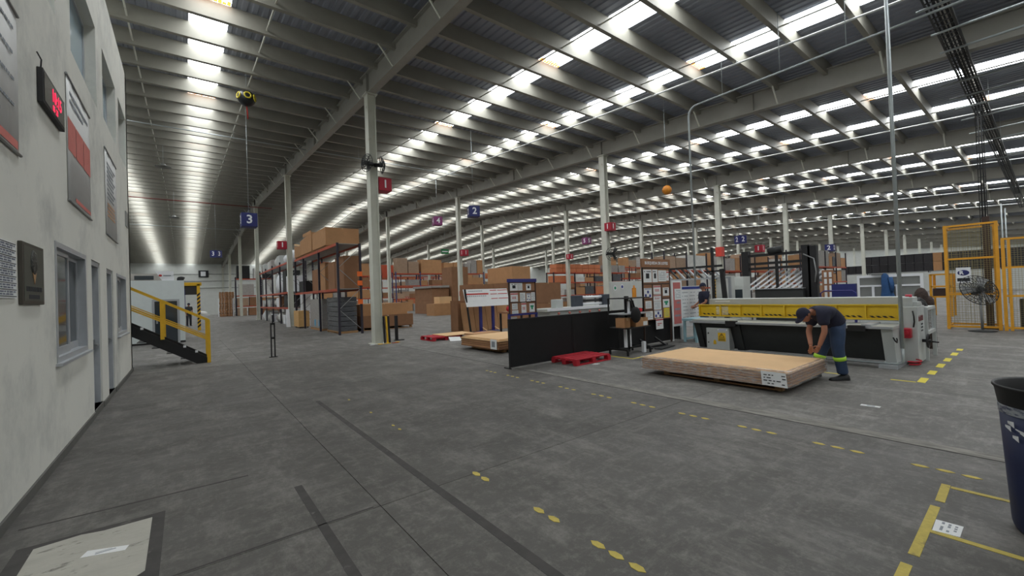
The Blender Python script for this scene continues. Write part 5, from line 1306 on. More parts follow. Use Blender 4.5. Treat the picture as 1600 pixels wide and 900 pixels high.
# blue work coat hung on it
cl = thing('work_coat', 'blue work coat hanging on the white enclosure', 'coat', (15.9, 2.8, 1.1))
yc = onx(1383, 440, 15.9).y
m_ = MB(); ring = []
for z, w_, d_ in ((1.78, .03, .04), (1.72, .07, .06), (1.55, .09, .08), (1.35, .10, .08), (1.12, .14, .09), (1.0, .15, .09)):
    ring.append([(15.9 + d_ * math.cos(t), yc - 0.08*(1.7-z) + w_ * math.sin(t) * (1 + 0.15 * math.sin(4*t)), z) for t in [2*math.pi*i/16 for i in range(16)]])
K = 16; m_.add([p for r_ in ring for p in r_], [(i*K+j, i*K+(j+1) % K, (i+1)*K+(j+1) % K, (i+1)*K+j) for i in range(5) for j in range(K)], True)
m_.build('body', mat('coat_blue', srgb(46, 84, 132), 0.85, var=0.15, scale=5), cl)
MB().tube([(15.87, yc - 0.12, 1.66), (15.84, yc - 0.16, 1.45), (15.85, yc - 0.15, 1.25)], [0.05, 0.05, 0.045], 8).build('sleeve', 'coat_blue' if 'coat_blue' in M else _mats['coat_blue'], cl)
MB().box(15.86, 15.98, yc - 0.03, yc + 0.3, 1.74, 1.76).build('hook', 'black', cl)
# dark bundle behind the drive housing and yellow trolleys
bd = tag(MB().sphere((13.4, 1.86, 1.1), 0.17, 14, (0.9, 0.8, 1.7)).sphere((13.4, 1.74, 1.02), 0.12, 12, (1, .8, 1.5)).box(13.25, 13.55, 1.65, 2.0, 0, 0.9).build('dark_bundle', mat('dark_brown_bundle', srgb(58, 44, 38), 0.8, var=0.4, scale=14, bump=1.0, bscale=25)), 'dark brown bundle on a block behind the machine drive', 'bundle')
tr = thing('yellow_trolley', 'low yellow framed trolley left of the yellow cage', 'trolley', (24.5, 3.4, 0))
y0, y1 = onx(1487, 460, 24.5).y, onx(1455, 460, 24.5).y
for y in (y0, y1):
    for x in (24.5, 25.4): MB().box(x - 0.04, x + 0.04, y - 0.04, y + 0.04, 0.75, 1.75).box(x - .03, x + .03, y - .03, y + .03, 0, .75).build('post', 'cage_yellow', tr)
for z in (0.78, 1.2, 1.7): MB().box(24.46, 25.44, y0, y1, z, z + 0.06).build('shelf', 'cage_yellow', tr)
MB().box(24.52, 25.4, y0 + 0.05, y1 - 0.05, 0.84, 1.15).build('load', 'frame_brown', tr)
# blue rail bench and papers left of the enclosure
bb = thing('blue_bench', 'dark blue railed bench between the feeder and the white enclosure', 'bench', (17.5, 4.9, 0))
ya, yb = onx(1283, 455, 17.5).y, onx(1338, 455, 17.5).y
MB().box(17.5, 18.2, yb, ya, 0.9, 0.97).build('top', 'blue_frame', bb)
for y in (ya - 0.05, yb + 0.05):
    for x in (17.55, 18.15): MB().box(x - 0.03, x + 0.03, y - 0.03, y + 0.03, 0, 0.9).build('leg', 'blue_frame', bb)
MB().tube([(17.48, ya, 0.95), (17.44, ya, 1.2), (17.44, ya - 0.1, 1.28), (17.44, yb + 0.1, 1.28), (17.44, yb, 1.2), (17.48, yb, 0.95)], 0.02, 8).build('rail', 'blue_frame', bb)
MB().box(17.7, 18.1, yb + 0.05, ya - 0.25, 0.97, 1.5).build('cabinet', 'navy', bb)
pb_ = thing('paper_stand', 'upright stand of small pinned sheets on red strips beside the feeder', 'notice board', (18.6, 5.0, 0))
y0, y1 = onx(1302, 430, 18.6).y, onx(1284, 430, 18.6).y
MB().box(18.6, 18.63, y0, y1, 1.0, onx(1290, 422, 18.6).z).box(18.6, 18.63, y0, y0 + .05, 0, 1.0).box(18.6, 18.63, y1 - .05, y1, 0, 1.0).build('board', 'board_brown', pb_)
zt2 = onx(1290, 422, 18.6).z
for i in range(2):
    for j in range(4): MB().box(18.585, 18.6, y0 + 0.05 + (y1-y0-0.05)*i/2, y0 - 0.02 + (y1-y0-0.05)*(i+1)/2, 1.03 + (zt2-1.05)*j/4, 0.97 + (zt2-1.05)*(j+1)/4).build('paper', 'paper', pb_)
for k, (px, dy) in enumerate(((1150, 0), (1195, 0))): pass

# ================================================================== YELLOW CAGE WITH FAN
cg = thing('mesh_cage', 'tall yellow framed wire mesh cage with a barred door', 'cage', (19.3, 1.5, 0))
CX = 18.7
def frame_panel(x, ya, yb, z0, z1, zmid, parent, nm):
    t = 0.035
    for y in (ya, yb): MB().box(x - t, x + t, y - t, y + t, 0 if nm == 'post' else z0, z1).build('post', 'cage_yellow', parent)
    for z in [z0 + t, z1 - t] + zmid: MB().box(x - t*0.8, x + t*0.8, ya, yb, z - t*0.8, z + t*0.8).build('rail', 'cage_yellow', parent)
M['mesh_wire'] = mat('mesh_wire', srgb(150, 140, 100), 0.5, metal=0.3, var=0.05)
def mesh_panel(x, ya, yb, z0, z1, parent, step=0.06):
    m_ = MB(); y = ya
    while y < yb: m_.box(x - 0.003, x + 0.003, y - 0.003, y + 0.003, z0, z1); y += step
    z = z0
    while z < z1: m_.box(x - 0.003, x + 0.003, ya, yb, z - 0.003, z + 0.003); z += step
    stuff(m_.build('wire_mesh', 'mesh_wire', parent))
frame_panel(CX, 0.95, 2.0, 0.05, 3.2, [1.07, 2.15], cg, 'post'); mesh_panel(CX, 0.98, 1.97, 0.08, 3.15, cg)
frame_panel(CX + 1.1, 1.05, 2.1, 0.05, 3.2, [1.07], cg, 'post'); mesh_panel(CX + 1.1, 1.08, 2.07, 0.08, 3.15, cg, 0.09)
for y in (0.97, 2.02): MB().box(CX, CX + 1.1, y - 0.025, y + 0.025, 3.12, 3.18).box(CX, CX + 1.1, y - 0.025, y + 0.025, 0.05, 0.1).build('rail', 'cage_yellow', cg)
cg2 = thing('mesh_cage', 'lower yellow wire mesh cage joined beside the taller one', 'cage', (19.0, 0.2, 0))
frame_panel(CX - 0.05, -0.6, 0.84, 0.05, 2.68, [1.0, 1.82], cg2, 'post'); mesh_panel(CX - 0.05, -0.57, 0.8, 0.08, 2.65, cg2)
MB().box(CX - 0.08, CX - 0.02, 0.70, 0.76, 0, 2.66).build('post', 'cage_yellow', cg2)
tag(MB().box(CX + 0.5, CX + 1.3, -0.5, 0.6, 0, 0.9).build('grey_bin', 'machine_dark', bevel=0.03), 'dark grey bin inside the lower yellow cage', 'bin')
# sign on the cage
sg = thing('cage_sign', 'white sign with a navy oval emblem on the yellow cage', 'sign', (CX - 0.05, 1.72, 1.5))
ys0, ys1 = onx(1517, 430, CX - .05).y, onx(1494, 430, CX - .05).y
MB().box(CX - 0.06, CX - 0.035, ys0, ys1, 1.42, 1.88).build('plate', 'white_print', sg)
ym = (ys0 + ys1)/2
m_ = MB().sphere((CX - 0.06, ym, 1.72), 0.1, 20, (0.06, 1.25, 0.85)); em = m_.build('emblem', 'navy', sg)
text('R', 'letter', 0.15, 'white_print', em, (CX - 0.07, ym + 0.04, 1.72), '-x', bold=0.006)
MB().box(CX - 0.066, CX - 0.06, ys0 + 0.02, ys1 - 0.02, 1.46, 1.56).build('band', 'ink', sg)
# pedestal fan in front of the cage
fn = thing('pedestal_fan', 'big grey pedestal fan standing at the yellow cage', 'fan', (18.35, 1.3, 0))
fc = Vector((18.4, 1.30, 1.2))
MB().lathe([(0.28, 0), (0.3, 0.02), (0.1, 0.06), (0.0, 0.07)], (18.45, 1.27, 0), 24).build('base', 'machine_dark', fn)
MB().cyl((18.45, 1.27, 0.03), (18.43, 1.29, 1.1), 0.03, 10).build('pole', 'grey_steel', fn)
nrm = Vector((-0.6, -0.55, 0.35)).normalized(); ua = nrm.cross(Vector((0, 0, 1))).normalized(); ub = nrm.cross(ua)
m_ = MB()
for R_ in (0.12, 0.24, 0.36, 0.46):
    off = 0.12 * (1 - (R_/0.48)**2)
    for s_ in (-1, 1):
        m_.tube([fc + ua * R_ * math.cos(t) + ub * R_ * math.sin(t) + nrm * off * s_ for t in [2*math.pi*i/24 for i in range(25)]], 0.006, 4, False)
for i in range(24):
    t = 2*math.pi*i/24
    for s_ in (-1, 1): m_.tube([fc + nrm * 0.12 * s_, fc + (ua*math.cos(t) + ub*math.sin(t))*0.3 + nrm*0.07*s_, fc + (ua*math.cos(t) + ub*math.sin(t))*0.47], 0.007, 4, False)
stuff(m_.build('grille', 'machine_dark', fn))
for i in range(3):
    t = 2*math.pi*i/3; d_ = ua*math.cos(t) + ub*math.sin(t); e_ = -ua*math.sin(t) + ub*math.cos(t)
    MB().add([fc + d_*0.05 - e_*0.03, fc + d_*0.42 - e_*0.14 + nrm*0.03, fc + d_*0.43 + e_*0.12 - nrm*0.03, fc + d_*0.05 + e_*0.03], [(0, 1, 2, 3)]).build('blade', 'grey_steel', fn, fix=False)
MB().cyl(fc - nrm*0.2, fc + nrm*0.05, 0.08, 12).build('motor', 'machine_dark', fn)
MB().tube([fc - nrm*0.15, (18.44, 1.28, 1.1)], 0.03, 8).build('bracket', 'machine_dark', fn)
fn.location.x -= 0.3
# dark post inside the cage
tag(MB().box(19.2, 19.35, 1.1, 1.25, 0, 3.4).box(19.0, 19.5, 1.0, 1.35, 0, 0.05).build('steel_post', 'frame_brown'), 'rusty brown post standing inside the yellow cage', 'post')

# ================================================================== LEFT AISLE: STAIR, KIOSK, GATE
sr = thing('stair', 'steel stair with black stringer and yellow handrail at the office block end', 'stair', (-0.3, 14.4, 0))
yn, yf = 14.26, 15.2
slope = (1.0 - 0.03) / (-1.1 - 0.42)
def sz(x): return max(0.0, 0.10 + slope * (x - 0.42))
for y in (yn, yf):
    MB().add([(0.45, y, 0), (0.45, y, 0.13), (0.35, y, 0.20), (-3.2, y, 2.47), (-3.2, y, 2.2), (0.2, y, 0.0), (0.45, y + 0.03, 0), (0.45, y + 0.03, 0.13), (0.35, y + 0.03, 0.20), (-3.2, y + 0.03, 2.47), (-3.2, y + 0.03, 2.2), (0.2, y + 0.03, 0.0)],
             [(0,1,2,3,4,5),(11,10,9,8,7,6),(0,6,7,1),(1,7,8,2),(2,8,9,3),(3,9,10,4),(4,10,11,5),(5,11,6,0)]).build('stringer', 'black', sr)
for k in range(11):
    x = 0.12 - 0.29 * k; MB().box(x - 0.26, x, yn + 0.03, yf, 0.17 * (k + 1) - 0.015, 0.17 * (k + 1)).build('tread', 'machine_dark', sr)
for y in (yn - 0.03, yf + 0.06):
    MB().bar((0.5, y, 1.14), (-3.0, y, 1.14 - slope * -1 * -3.5 if False else 1.14 + 0.575 * 3.5), 0.07, 0.06).build('handrail', 'yellow', sr)
    MB().bar((0.47, y, 0.62), (-3.0, y, 0.62 + 0.575 * 3.47), 0.035, 0.035).build('mid_rail', 'yellow', sr)
    MB().bar((0.47, y, 0.68), (-3.0, y, 0.68 + 0.575 * 3.47), 0.025, 0.025).build('mid_rail', 'yellow', sr)
    for x in (0.47, -0.5, -1.6, -2.7):
        zb_ = 0.0 if x > 0.4 else 0.13 + 0.64 * (0.42 - x)
        MB().box(x - 0.04, x + 0.04, y - 0.035, y + 0.035, zb_, 1.12 + 0.575 * (0.5 - x)).build('baluster', 'yellow', sr)
for x in (0.2, -0.05, -0.9): MB().box(x - 0.03, x + 0.03, yn - 0.008, yn, sz(x) + 0.06, sz(x) + 0.12).build('tape_tag', 'white_print', sr)

kk = thing('kiosk', 'white site cabin with a dark glass door behind the stair', 'cabin', (-1.2, 23.6, 0))
M['kiosk'] = mat('kiosk_white', srgb(214, 222, 222), 0.55, var=0.03)
MB().box(-3.2, -1.12, 23.0, 25.4, 0, 2.66).box(-0.22, -0.05, 23.0, 25.4, 0, 2.66).box(-1.12, -0.22, 23.0, 25.4, 1.86, 2.66).build('walls', 'kiosk', kk)
MB().box(-1.12, -1.04, 22.97, 23.05, 0, 1.86).box(-0.30, -0.22, 22.97, 23.05, 0, 1.86).box(-1.04, -0.30, 22.97, 23.05, 1.78, 1.86).build('door_frame', 'alu', kk)
dr = MB().box(-1.04, -0.30, 23.0, 23.03, 0.02, 1.78).build('door', 'glass_dark', kk)
MB().box(-1.0, -0.94, 22.95, 23.0, 0.85, 1.0).build('handle', 'grey_steel', dr)
MB().box(-3.2, -0.04, 22.98, 23.0, 0.0, 0.08).build('skirt', 'black', kk)
MB().box(-1.55, -1.35, 22.985, 23.0, 1.22, 1.36).build('notice', 'paper', kk)
MB().box(-0.04, -0.02, 23.2, 24.6, 1.4, 2.3).build('side_board', 'blue_frame', kk)
ks = thing('cabin_sign', 'white cut-corner sign with a red mark on the cabin roof', 'sign', (-0.6, 23.2, 2.66))
MB().prism([(-1.0, 3.06), (-0.40, 3.06), (-0.38, 2.66), (-0.78, 2.66)], 'y', 23.05, 23.12).build('plate', 'white_print', ks)
MB().sphere((-0.83, 23.045, 2.87), 0.06, 10, (1, .1, .8)).build('red_mark', 'ink_red', ks)
MB().box(-0.74, -0.48, 23.04, 23.05, 2.85, 2.89).build('print', 'ink_grey', ks)
tag(MB().box(-0.3, -0.05, 24.0, 24.4, 2.66, 2.8).sphere((-0.15, 24.2, 2.82), 0.12, 10, (1.2, 1, .6)).build('roof_clutter', 'black'), 'dark bits lying on the cabin roof edge', 'clutter')
up = tag(MB().box(-4.0, -0.8, 26.5, 29, 0, 3.15).build('back_cabin', mat('cabin_grey', srgb(176, 172, 166), 0.7)), 'taller grey cabin standing behind the white cabin', 'cabin')
MB().box(-1.9, -1.2, 26.48, 26.5, 2.86, 3.05).build('window', 'glass_dark', up)
gt = thing('gate_frame', 'yellow dock gate frame with black and yellow hazard post', 'gate', (0.3, 32.3, 0))
for x in (-0.35, 0.62):
    p_ = MB().box(x - 0.08, x + 0.08, 32.2, 32.4, 0, 2.85).build('post', 'yellow', gt)
    for k in range(9): MB().add([(x - 0.082, 32.195, 0.15 + 0.24*k), (x + 0.082, 32.195, 0.30 + 0.24*k), (x + 0.082, 32.195, 0.42 + 0.24*k), (x - 0.082, 32.195, 0.27 + 0.24*k)], [(0, 1, 2, 3)]).build('stripe', 'black', p_, fix=False)
MB().box(-1.2, 0.78, 32.2, 32.4, 2.75, 2.95).build('lintel', 'yellow', gt)
MB().box(-1.0, 0.54, 32.25, 32.35, 2.2, 2.75).build('curtain', 'curtain_dark', gt)
tag(MB().box(-1.5, 5.3, 75.0, 75.2, 0, 3.0).build('low_partition', 'plain_white'), 'low pale partition across the far end of the left aisle', 'partition')
for z in (4.4, 5.6, 6.8): tag(MB().cyl((XL + 0.1, YF - 0.06, z), (16, YF - 0.06, z), 0.05, 6).build('wall_rail', 'grey_steel'), 'thin dark rail across the far end wall', 'rail', 'rails on the far wall')
# guard posts
bo = thing('guard_post', 'slim black double-bar guard post in the open aisle', 'post', (1.96, 13.85, 0))
MB().box(1.86, 2.06, 13.78, 13.92, 0, 0.02).build('base', 'black', bo)
for x in (1.915, 2.005): MB().box(x - 0.016, x + 0.016, 13.83, 13.87, 0.02, 0.95).build('bar', 'black', bo)
for z in (0.52, 0.93): MB().box(1.9, 2.02, 13.825, 13.875, z, z + 0.06).build('tie', 'black', bo)
MB().box(1.945, 1.975, 13.835, 13.865, 0.95, 1.22).build('tip', 'black', bo)
bo = thing('guard_post', 'solid black flat post with a toe plate beside the nearest column', 'post', (6.12, 14.92, 0))
MB().box(6.07, 6.17, 14.88, 14.96, 0, 0.92).build('bar', 'black', bo); MB().box(6.05, 6.38, 14.82, 15.02, 0, 0.03).build('toe_plate', 'black', bo)
# guard strips and tape at the foot of the nearest column
gs = thing('column_guard', 'black and yellow corner guard on the nearest column foot', 'guard', (5.5, 14.35, 0))
for k, x in enumerate((5.41, 5.50, 5.58)): MB().bar((x + 0.03, 14.30, 0.0), (x, 14.30, 0.95), 0.075, 0.05).build('strip', 'black' if k != 1 else 'yellow', gs)
for i, (dx, dy, a) in enumerate(((-0.25, -0.25, 0.3), (0.0, -0.3, 1.2), (0.25, -0.3, 0.2), (0.5, -0.35, -0.3), (0.65, -0.2, 0.6))):
    tag(MB().prism([(5.255 + dx + 0.12*math.cos(a + t), 14.52 + dy + 0.06*math.sin(a + t)) for t in (0, 1.2, 3.1, 4.2)], 'z', 0, 0.02).build('tape_scrap', ['white_print', 'yellow', 'yellow', 'orange_beam', 'yellow'][i]), 'loose curled scrap of tape on the floor round the nearest column', 'scrap', 'tape scraps at the column')
# ================================================================== HANGING SIGNS AND ROOF SERVICES
def roof_z(y): return gz(y) + SH
def cube_sign(p, s, mt, txt, label, hang=True, txt2=None, face='-y', group=None, ts=1.0):
    c = thing('aisle_sign', label, 'sign', (p[0], p[1], p[2] - s/2), group)
    MB().cbox(p[0], p[1], p[2] - s/2, s, s, s).build('cube', mt, c, bevel=s*0.02)
    text(txt, 'number', s*0.85*ts, 'white_print', c, (p[0], p[1] - s/2 - 0.004, p[2]), '-y', bold=s*0.018)
    text(txt2 or txt, 'number', s*0.85*ts, 'white_print', c, (p[0] - s/2 - 0.004, p[1], p[2]), '-x', bold=s*0.018)
    if hang:
        MB().cyl((p[0], p[1], p[2] + s/2), (p[0], p[1], roof_z(p[1])), 0.009, 6).build('hanger', 'galv', c)
        MB().tube([(p[0] - 0.06, p[1], p[2] + s/2), (p[0], p[1], p[2] + s/2 + 0.14), (p[0] + 0.06, p[1], p[2] + s/2)], 0.008, 6).build('loop', 'galv', c)
    return c
cube_sign((2.12, 20.26, 4.98), 0.56, 'navy', '3', 'blue cube sign numbered 3 over the left aisle')
cube_sign((2.3, 47.5, 6.2), 0.66, 'navy', '3', 'blue 3 cube sign turned edge-on deeper in the left aisle').rotation_euler.z = math.radians(45)
cube_sign((11.2, 17.25, 5.63), 0.52, 'navy', '2', 'blue cube sign numbered 2 over the middle aisle').rotation_euler.z = math.radians(-20)
cube_sign((14.8, 27.75, 7.1), 0.62, 'purple_sign', '4', 'purple cube sign numbered 4 beyond the blue 2 sign').rotation_euler.z = math.radians(-12)
def col_sign(gx, gy, z, s, txt, label, dx=0.0, dy=0.0, txt2=None, group=None):
    c = cube_sign((gx + dx, gy + dy, z), s, 'red_sign', txt, label, False, txt2, group=group)
    MB().box(min(gx, gx + dx), max(gx, gx + dx), min(gy, gy + dy), max(gy, gy + dy), z + s/2, z + s/2 + 0.03).build('bracket', 'grey_steel', c)
    return c
col_sign(5.255, 14.52, 5.62, 0.46, '1', 'red cube sign numbered 1 on the nearest column', 0.42, 0.1)
col_sign(5.255, 29.66, 5.12, 0.5, '1', 'red cube sign numbered 1 on the column by the long rack', -0.42, 0.0)
col_sign(17.74, 14.52, 4.88, 0.42, '1', 'red cube sign numbered 1 on the column with the wall fan', -0.1, -0.4)
col_sign(17.74, 29.66, 5.0, 0.5, '1', 'red cube sign numbered 1 on the column with a red handle', 0.2, -0.45, txt2='1')
col_sign(30.23, 29.66, 5.0, 0.5, '1', 'small red cube sign on the column behind the bench machine', -0.1, -0.42)
cube_sign((30.3, 27.1, 6.3), 0.62, 'purple_sign', '5', 'purple cube sign numbered 5 behind the column with the wall fan')
cube_sign((41.9, 18.1, 5.9), 0.75, 'navy', '2', 'blue cube sign numbered 2 above the diagonal feeder').rotation_euler.z = math.radians(-30)
cube_sign((54.7, 14.5, 5.2), 0.75, 'navy', '2', 'blue cube sign far off toward the black crates')
cube_sign((48.7, 19.1, 5.4), 0.75, 'orange_sign' if 'orange_sign' in M else 'red_sign', '1', 'bright red cube sign beyond the diagonal feeder')
cube_sign((29.9, 14.8 - 0.9, 4.0), 0.62, 'red_sign', '1', 'bright red cube sign behind the black raking post') if False else None
sg_ = thing('red_drum_sign', 'orange red panel sign on the third-row column behind the white cabinets', 'sign', (30.0, 14.2, 3.7))
MB().box(29.6, 30.06, 14.1, 14.5, 3.65, 4.3).build('panel', mat('sign_vermilion', srgb(214, 70, 56), 0.5), sg_)
ex = thing('exit_sign', 'small green exit sign hanging between the roof bays', 'sign', (19.6, 35.4, 5.6))
MB().box(19.2, 20.0, 35.38, 35.42, 5.55, 6.0).build('plate', mat('exit_green', srgb(30, 120, 70), 0.5), ex)
MB().box(19.28, 19.9, 35.37, 35.38, 5.73, 5.83).build('print', 'white_print', ex)
MB().cyl((19.6, 35.4, 6.0), (19.6, 35.4, roof_z(35.4)), 0.012, 6).build('hanger', 'galv', ex)
fp = thing('wall_plaque_sign', 'small dark framed number plate on the far wall rails', 'sign', (3.9, YF - 0.2, 5.6))
q = ony(318, 428, YF - 0.1)
fp.location = (q.x, YF - 0.1, q.z - 0.6)
MB().box(q.x - 0.7, q.x + 0.7, YF - 0.12, YF - 0.03, q.z - 0.6, q.z + 0.6).build('plate', 'ink', fp); MB().box(q.x - 0.4, q.x + 0.3, YF - 0.13, YF - 0.12, q.z - 0.4, q.z + 0.4).build('mark', 'white_print', fp)

# bird-scare balloons
bl = thing('scare_balloon', 'black balloon with yellow ring eyes hanging under the roof', 'balloon', (2.25, 21.0, 9.0))
q = ony(385, 154, 17.3); bc_ = Vector((q.x, 17.3, q.z))
bl.location = bc_
MB().sphere(bc_, 0.28, 20).build('ball', mat('balloon_black', srgb(26, 28, 30), 0.35), bl)
for d_ in (Vector((0.05, -0.98, 0.12)), Vector((-0.92, -0.35, 0.12)), Vector((0.9, -0.4, 0.1))):
    d_.normalize(); u_ = d_.cross(Vector((0, 0, 1))).normalized(); v_ = u_.cross(d_)
    pts = [bc_ + d_ * 0.265 + (u_*math.cos(t) + v_*math.sin(t)) * 0.10 for t in [2*math.pi*i/16 for i in range(17)]]
    MB().tube(pts, 0.026, 6, False).build('eye_ring', mat('balloon_yellow', srgb(226, 206, 60), 0.4), bl)
MB().tube([bc_ - Vector((0, 0, 0.28)), bc_ + Vector((0.02, 0, -0.45)), bc_ + Vector((0.03, 0, -0.72))], 0.02, 6).build('tail', 'ink_red', bl)
MB().cyl(bc_ + Vector((0, 0, 0.28)), (bc_.x, bc_.y, roof_z(bc_.y)), 0.006, 5).build('line', 'galv', bl)
q = ony(1042, 297, 9.6); bc2 = Vector((q.x, 9.6, q.z))
bl = thing('scare_balloon', 'small orange ball hanging under the roof above the notice boards', 'balloon', bc2)
MB().sphere(bc2, 0.19, 18).build('ball', mat('balloon_orange', srgb(222, 140, 40), 0.5), bl)
MB().cyl(bc2 + Vector((0, 0, 0.18)), (bc2.x, bc2.y, roof_z(bc2.y)), 0.006, 5).build('line', 'galv', bl)
# round roof lamps
M['lamp_grey'] = mat('lamp_grey', srgb(120, 122, 118), 0.4, metal=0.3)
def roof_lamp(px, py, Y, label, group):
    q = ony(px, py, Y)
    if q.z > roof_z(Y) - 0.15: q = Vector((q.x, q.y, roof_z(Y) - 0.5))
    c = thing('roof_lamp', label, 'lamp', q, group)
    MB().lathe([(0.0, 0.14), (0.08, 0.14), (0.12, 0.05), (0.36, 0.0), (0.37, 0.02), (0.13, 0.09), (0.09, 0.18), (0.0, 0.18)], q, 20).build('shade', 'lamp_grey', c)
    MB().cyl((q.x, q.y, q.z + 0.16), (q.x, q.y, roof_z(Y)), 0.008, 6).build('hanger', 'galv', c)
for i, a in enumerate(((255, 261, 30.0), (583, 160, 0), (272, 340, 44.0), (925, 318, 26.0), (1010, 338, 30), (550, 320, 40.0))):
    if a[2]: roof_lamp(*a, 'round grey roof lamp hanging unlit under the purlins', 'unlit roof lamps')
# wall fans on columns
def wall_fan(c0, nrm, R_, label):
    f = thing('column_fan', label, 'fan', c0); c0 = Vector(c0); nrm = Vector(nrm).normalized()
    ua = nrm.cross(Vector((0, 0, 1))).normalized(); ub = nrm.cross(ua); m_ = MB()
    for r_ in (0.25, 0.5, 0.75, 1.0): m_.tube([c0 + (ua*math.cos(t) + ub*math.sin(t)) * R_ * r_ + nrm * 0.12 * (1 - r_*r_) for t in [2*math.pi*i/24 for i in range(25)]], 0.013, 4, False)
    for i in range(16):
        t = 2*math.pi*i/16; m_.tube([c0 + nrm*0.12, c0 + (ua*math.cos(t) + ub*math.sin(t))*R_*0.6 + nrm*0.08, c0 + (ua*math.cos(t) + ub*math.sin(t))*R_], 0.006, 4, False)
    stuff(m_.build('grille', 'machine_dark', f))
    for i in range(3):
        t = 2*math.pi*i/3; d_ = ua*math.cos(t) + ub*math.sin(t); e_ = -ua*math.sin(t) + ub*math.cos(t)
        MB().add([c0 + d_*R_*.12 - e_*.04, c0 + d_*R_*.9 - e_*R_*.3 + nrm*.03, c0 + d_*R_*.92 + e_*R_*.2 - nrm*.03, c0 + d_*R_*.12 + e_*.04], [(0, 1, 2, 3)]).build('blade', 'machine_dark', f, fix=False)
    MB().cyl(c0 - nrm*0.25, c0 + nrm*0.05, 0.07, 12).build('motor', 'black', f)
    return f
f1 = wall_fan((17.74 - 0.15, 14.52 - 0.55, 3.45), (-0.6, -0.8, -0.1), 0.36, 'dark wall fan on the column with a red sign')
MB().box(17.58, 17.64, 14.0, 14.4, 3.42, 3.48).build('arm', 'black', f1)
f2 = wall_fan((5.0, 14.3, 6.25), (-0.9, -0.3, 0), 0.3, 'dark fan mounted high on the nearest column, facing the left aisle')
MB().box(4.95, 5.15, 14.35, 14.42, 6.2, 6.26).build('arm', 'black', f2)
f3 = wall_fan((5.52, 14.3, 6.25), (0.8, -0.5, 0), 0.3, 'dark fan mounted high on the nearest column, facing the middle aisle')
MB().box(5.36, 5.56, 14.35, 14.42, 6.2, 6.26).build('arm', 'black', f3)
# column fittings
tag(MB().tube([(17.55, 29.45, 1.9), (17.5, 29.4, 1.85), (17.5, 29.4, 1.55), (17.55, 29.45, 1.5)], 0.035, 6).build('red_handle', 'red_wood'), 'short red handle on the column beside the display board', 'hose')  # bent red tube forming the handle on this column
tag(MB().box(17.60, 17.88, 29.3, 29.33, 4.2, 5.9).build('cable_duct', 'cream_steel'), 'long pale duct strapped to the column behind the display board', 'duct') if False else None

# sprinkler pipes along each bay, hung under the purlins
for k in range(1, 6):
    X = GX[k] + 9.02
    c = thing('sprinkler_pipe', ['', 'white pipe under the purlins of the roof bay above the screens', 'white pipe under the purlins of the second roof bay', 'white pipe under the purlins of the third roof bay', 'white pipe under the purlins of the fourth roof bay', 'white pipe under the purlins of the fifth roof bay'][k], 'pipe', (X, 10, gz(10) + 0.5))
    MB().tube([(X, YN + 0.5, gz(YN + 0.5) + 0.5), (X, RIDGE, gz(RIDGE) + 0.5), (X, YF - 0.5, gz(YF - 0.5) + 0.5)], 0.032, 8).build('pipe', mat('pipe_white', srgb(206, 208, 206), 0.5), c)
    for y in pur_y:
        if 0 < y < 45 and int(y / PSTEP) % 4 == 0: MB().cyl((X, y, gz(y) + 0.5), (X, y, gz(y) + P_B), 0.01, 5).build('hanger', 'galv', c)
# red fire main crossing at the ridge
fm = thing('fire_main', 'thin red fire main pipe crossing the left bay under the ridge', 'pipe', (20, RIDGE, gz(RIDGE) - 0.15))
MB().cyl((XL + 0.2, RIDGE - 0.4, gz(RIDGE) - 0.15), (6.5, RIDGE - 0.4, gz(RIDGE) - 0.15), 0.04, 8).build('pipe', mat('fire_red', srgb(120, 44, 40), 0.5), fm)
for gx in GX[1:2]: MB().cyl((gx, RIDGE - 0.4, gz(RIDGE) - 0.1), (gx, RIDGE - 0.4, gz(RIDGE) + 0.1), 0.02, 6).build('hanger', 'galv', fm)
c = thing('cross_pipe', 'thin pale pipe crossing the left bay above the blue 3 sign', 'pipe', (0, 24, 8.6))
MB().cyl((XL + 0.1, 24.2, gz(24.2) + 0.35), (17.0, 24.2, gz(24.2) + 0.35), 0.025, 6).build('pipe', 'galv', c)
for x in (-4, 2, 8, 14): MB().cyl((x, 24.2, gz(24.2) + 0.35), (x, 24.2, roof_z(24.2)), 0.008, 5).build('hanger', 'galv', c)
c = thing('cross_pipe', 'thin pale pipe crossing the left bay beyond the ridge', 'pipe', (0, 55, 8.6))
MB().cyl((XL + 0.1, 55, gz(55) - 0.2), (5.2, 55, gz(55) - 0.2), 0.03, 6).build('pipe', 'galv', c)
for x in (-4, 0.5): MB().cyl((x, 55, gz(55) - 0.2), (x, 55, roof_z(55)), 0.01, 5).build('hanger', 'galv', c)
# cable tray with rungs crossing toward the right wall, and the pipes it meets
TZ = 7.85
ct = thing('cable_tray', 'dark ladder cable tray loaded with cables under the roof', 'cable tray', (20, 1.3, TZ))
for y in (1.24, 1.60): MB().box(2.0, 62, y - 0.02, y + 0.02, TZ, TZ + 0.09).build('side_rail', 'machine_dark', ct)
r0 = None
for i in range(150):
    x = 6.0 + 0.3 * i
    if r0 is None: r0 = MB().box(-0.015, 0.015, 1.24 - 1.3, 1.60 - 1.3, 0, 0.02).build('rung', 'machine_dark', None); r0.parent = ct; r = r0
    else: r = copy_part(r0, ct)
    r.location = (x - 20, 0, 0.0)
for y, r_ in ((1.31, 0.03), (1.39, 0.02), (1.46, 0.03), (1.54, 0.02)): MB().cyl((2, y, TZ + 0.045), (62, y, TZ + 0.045), r_, 6).build('cable', 'black', ct)
for x in (8, 13, 18.2, 24, 30, 38): MB().cyl((x, 1.24, TZ), (x, 1.24, roof_z(1.24)), 0.008, 5).cyl((x, 1.66, TZ), (x, 1.66, roof_z(1.66)), 0.008, 5).build('hanger', 'galv', ct)
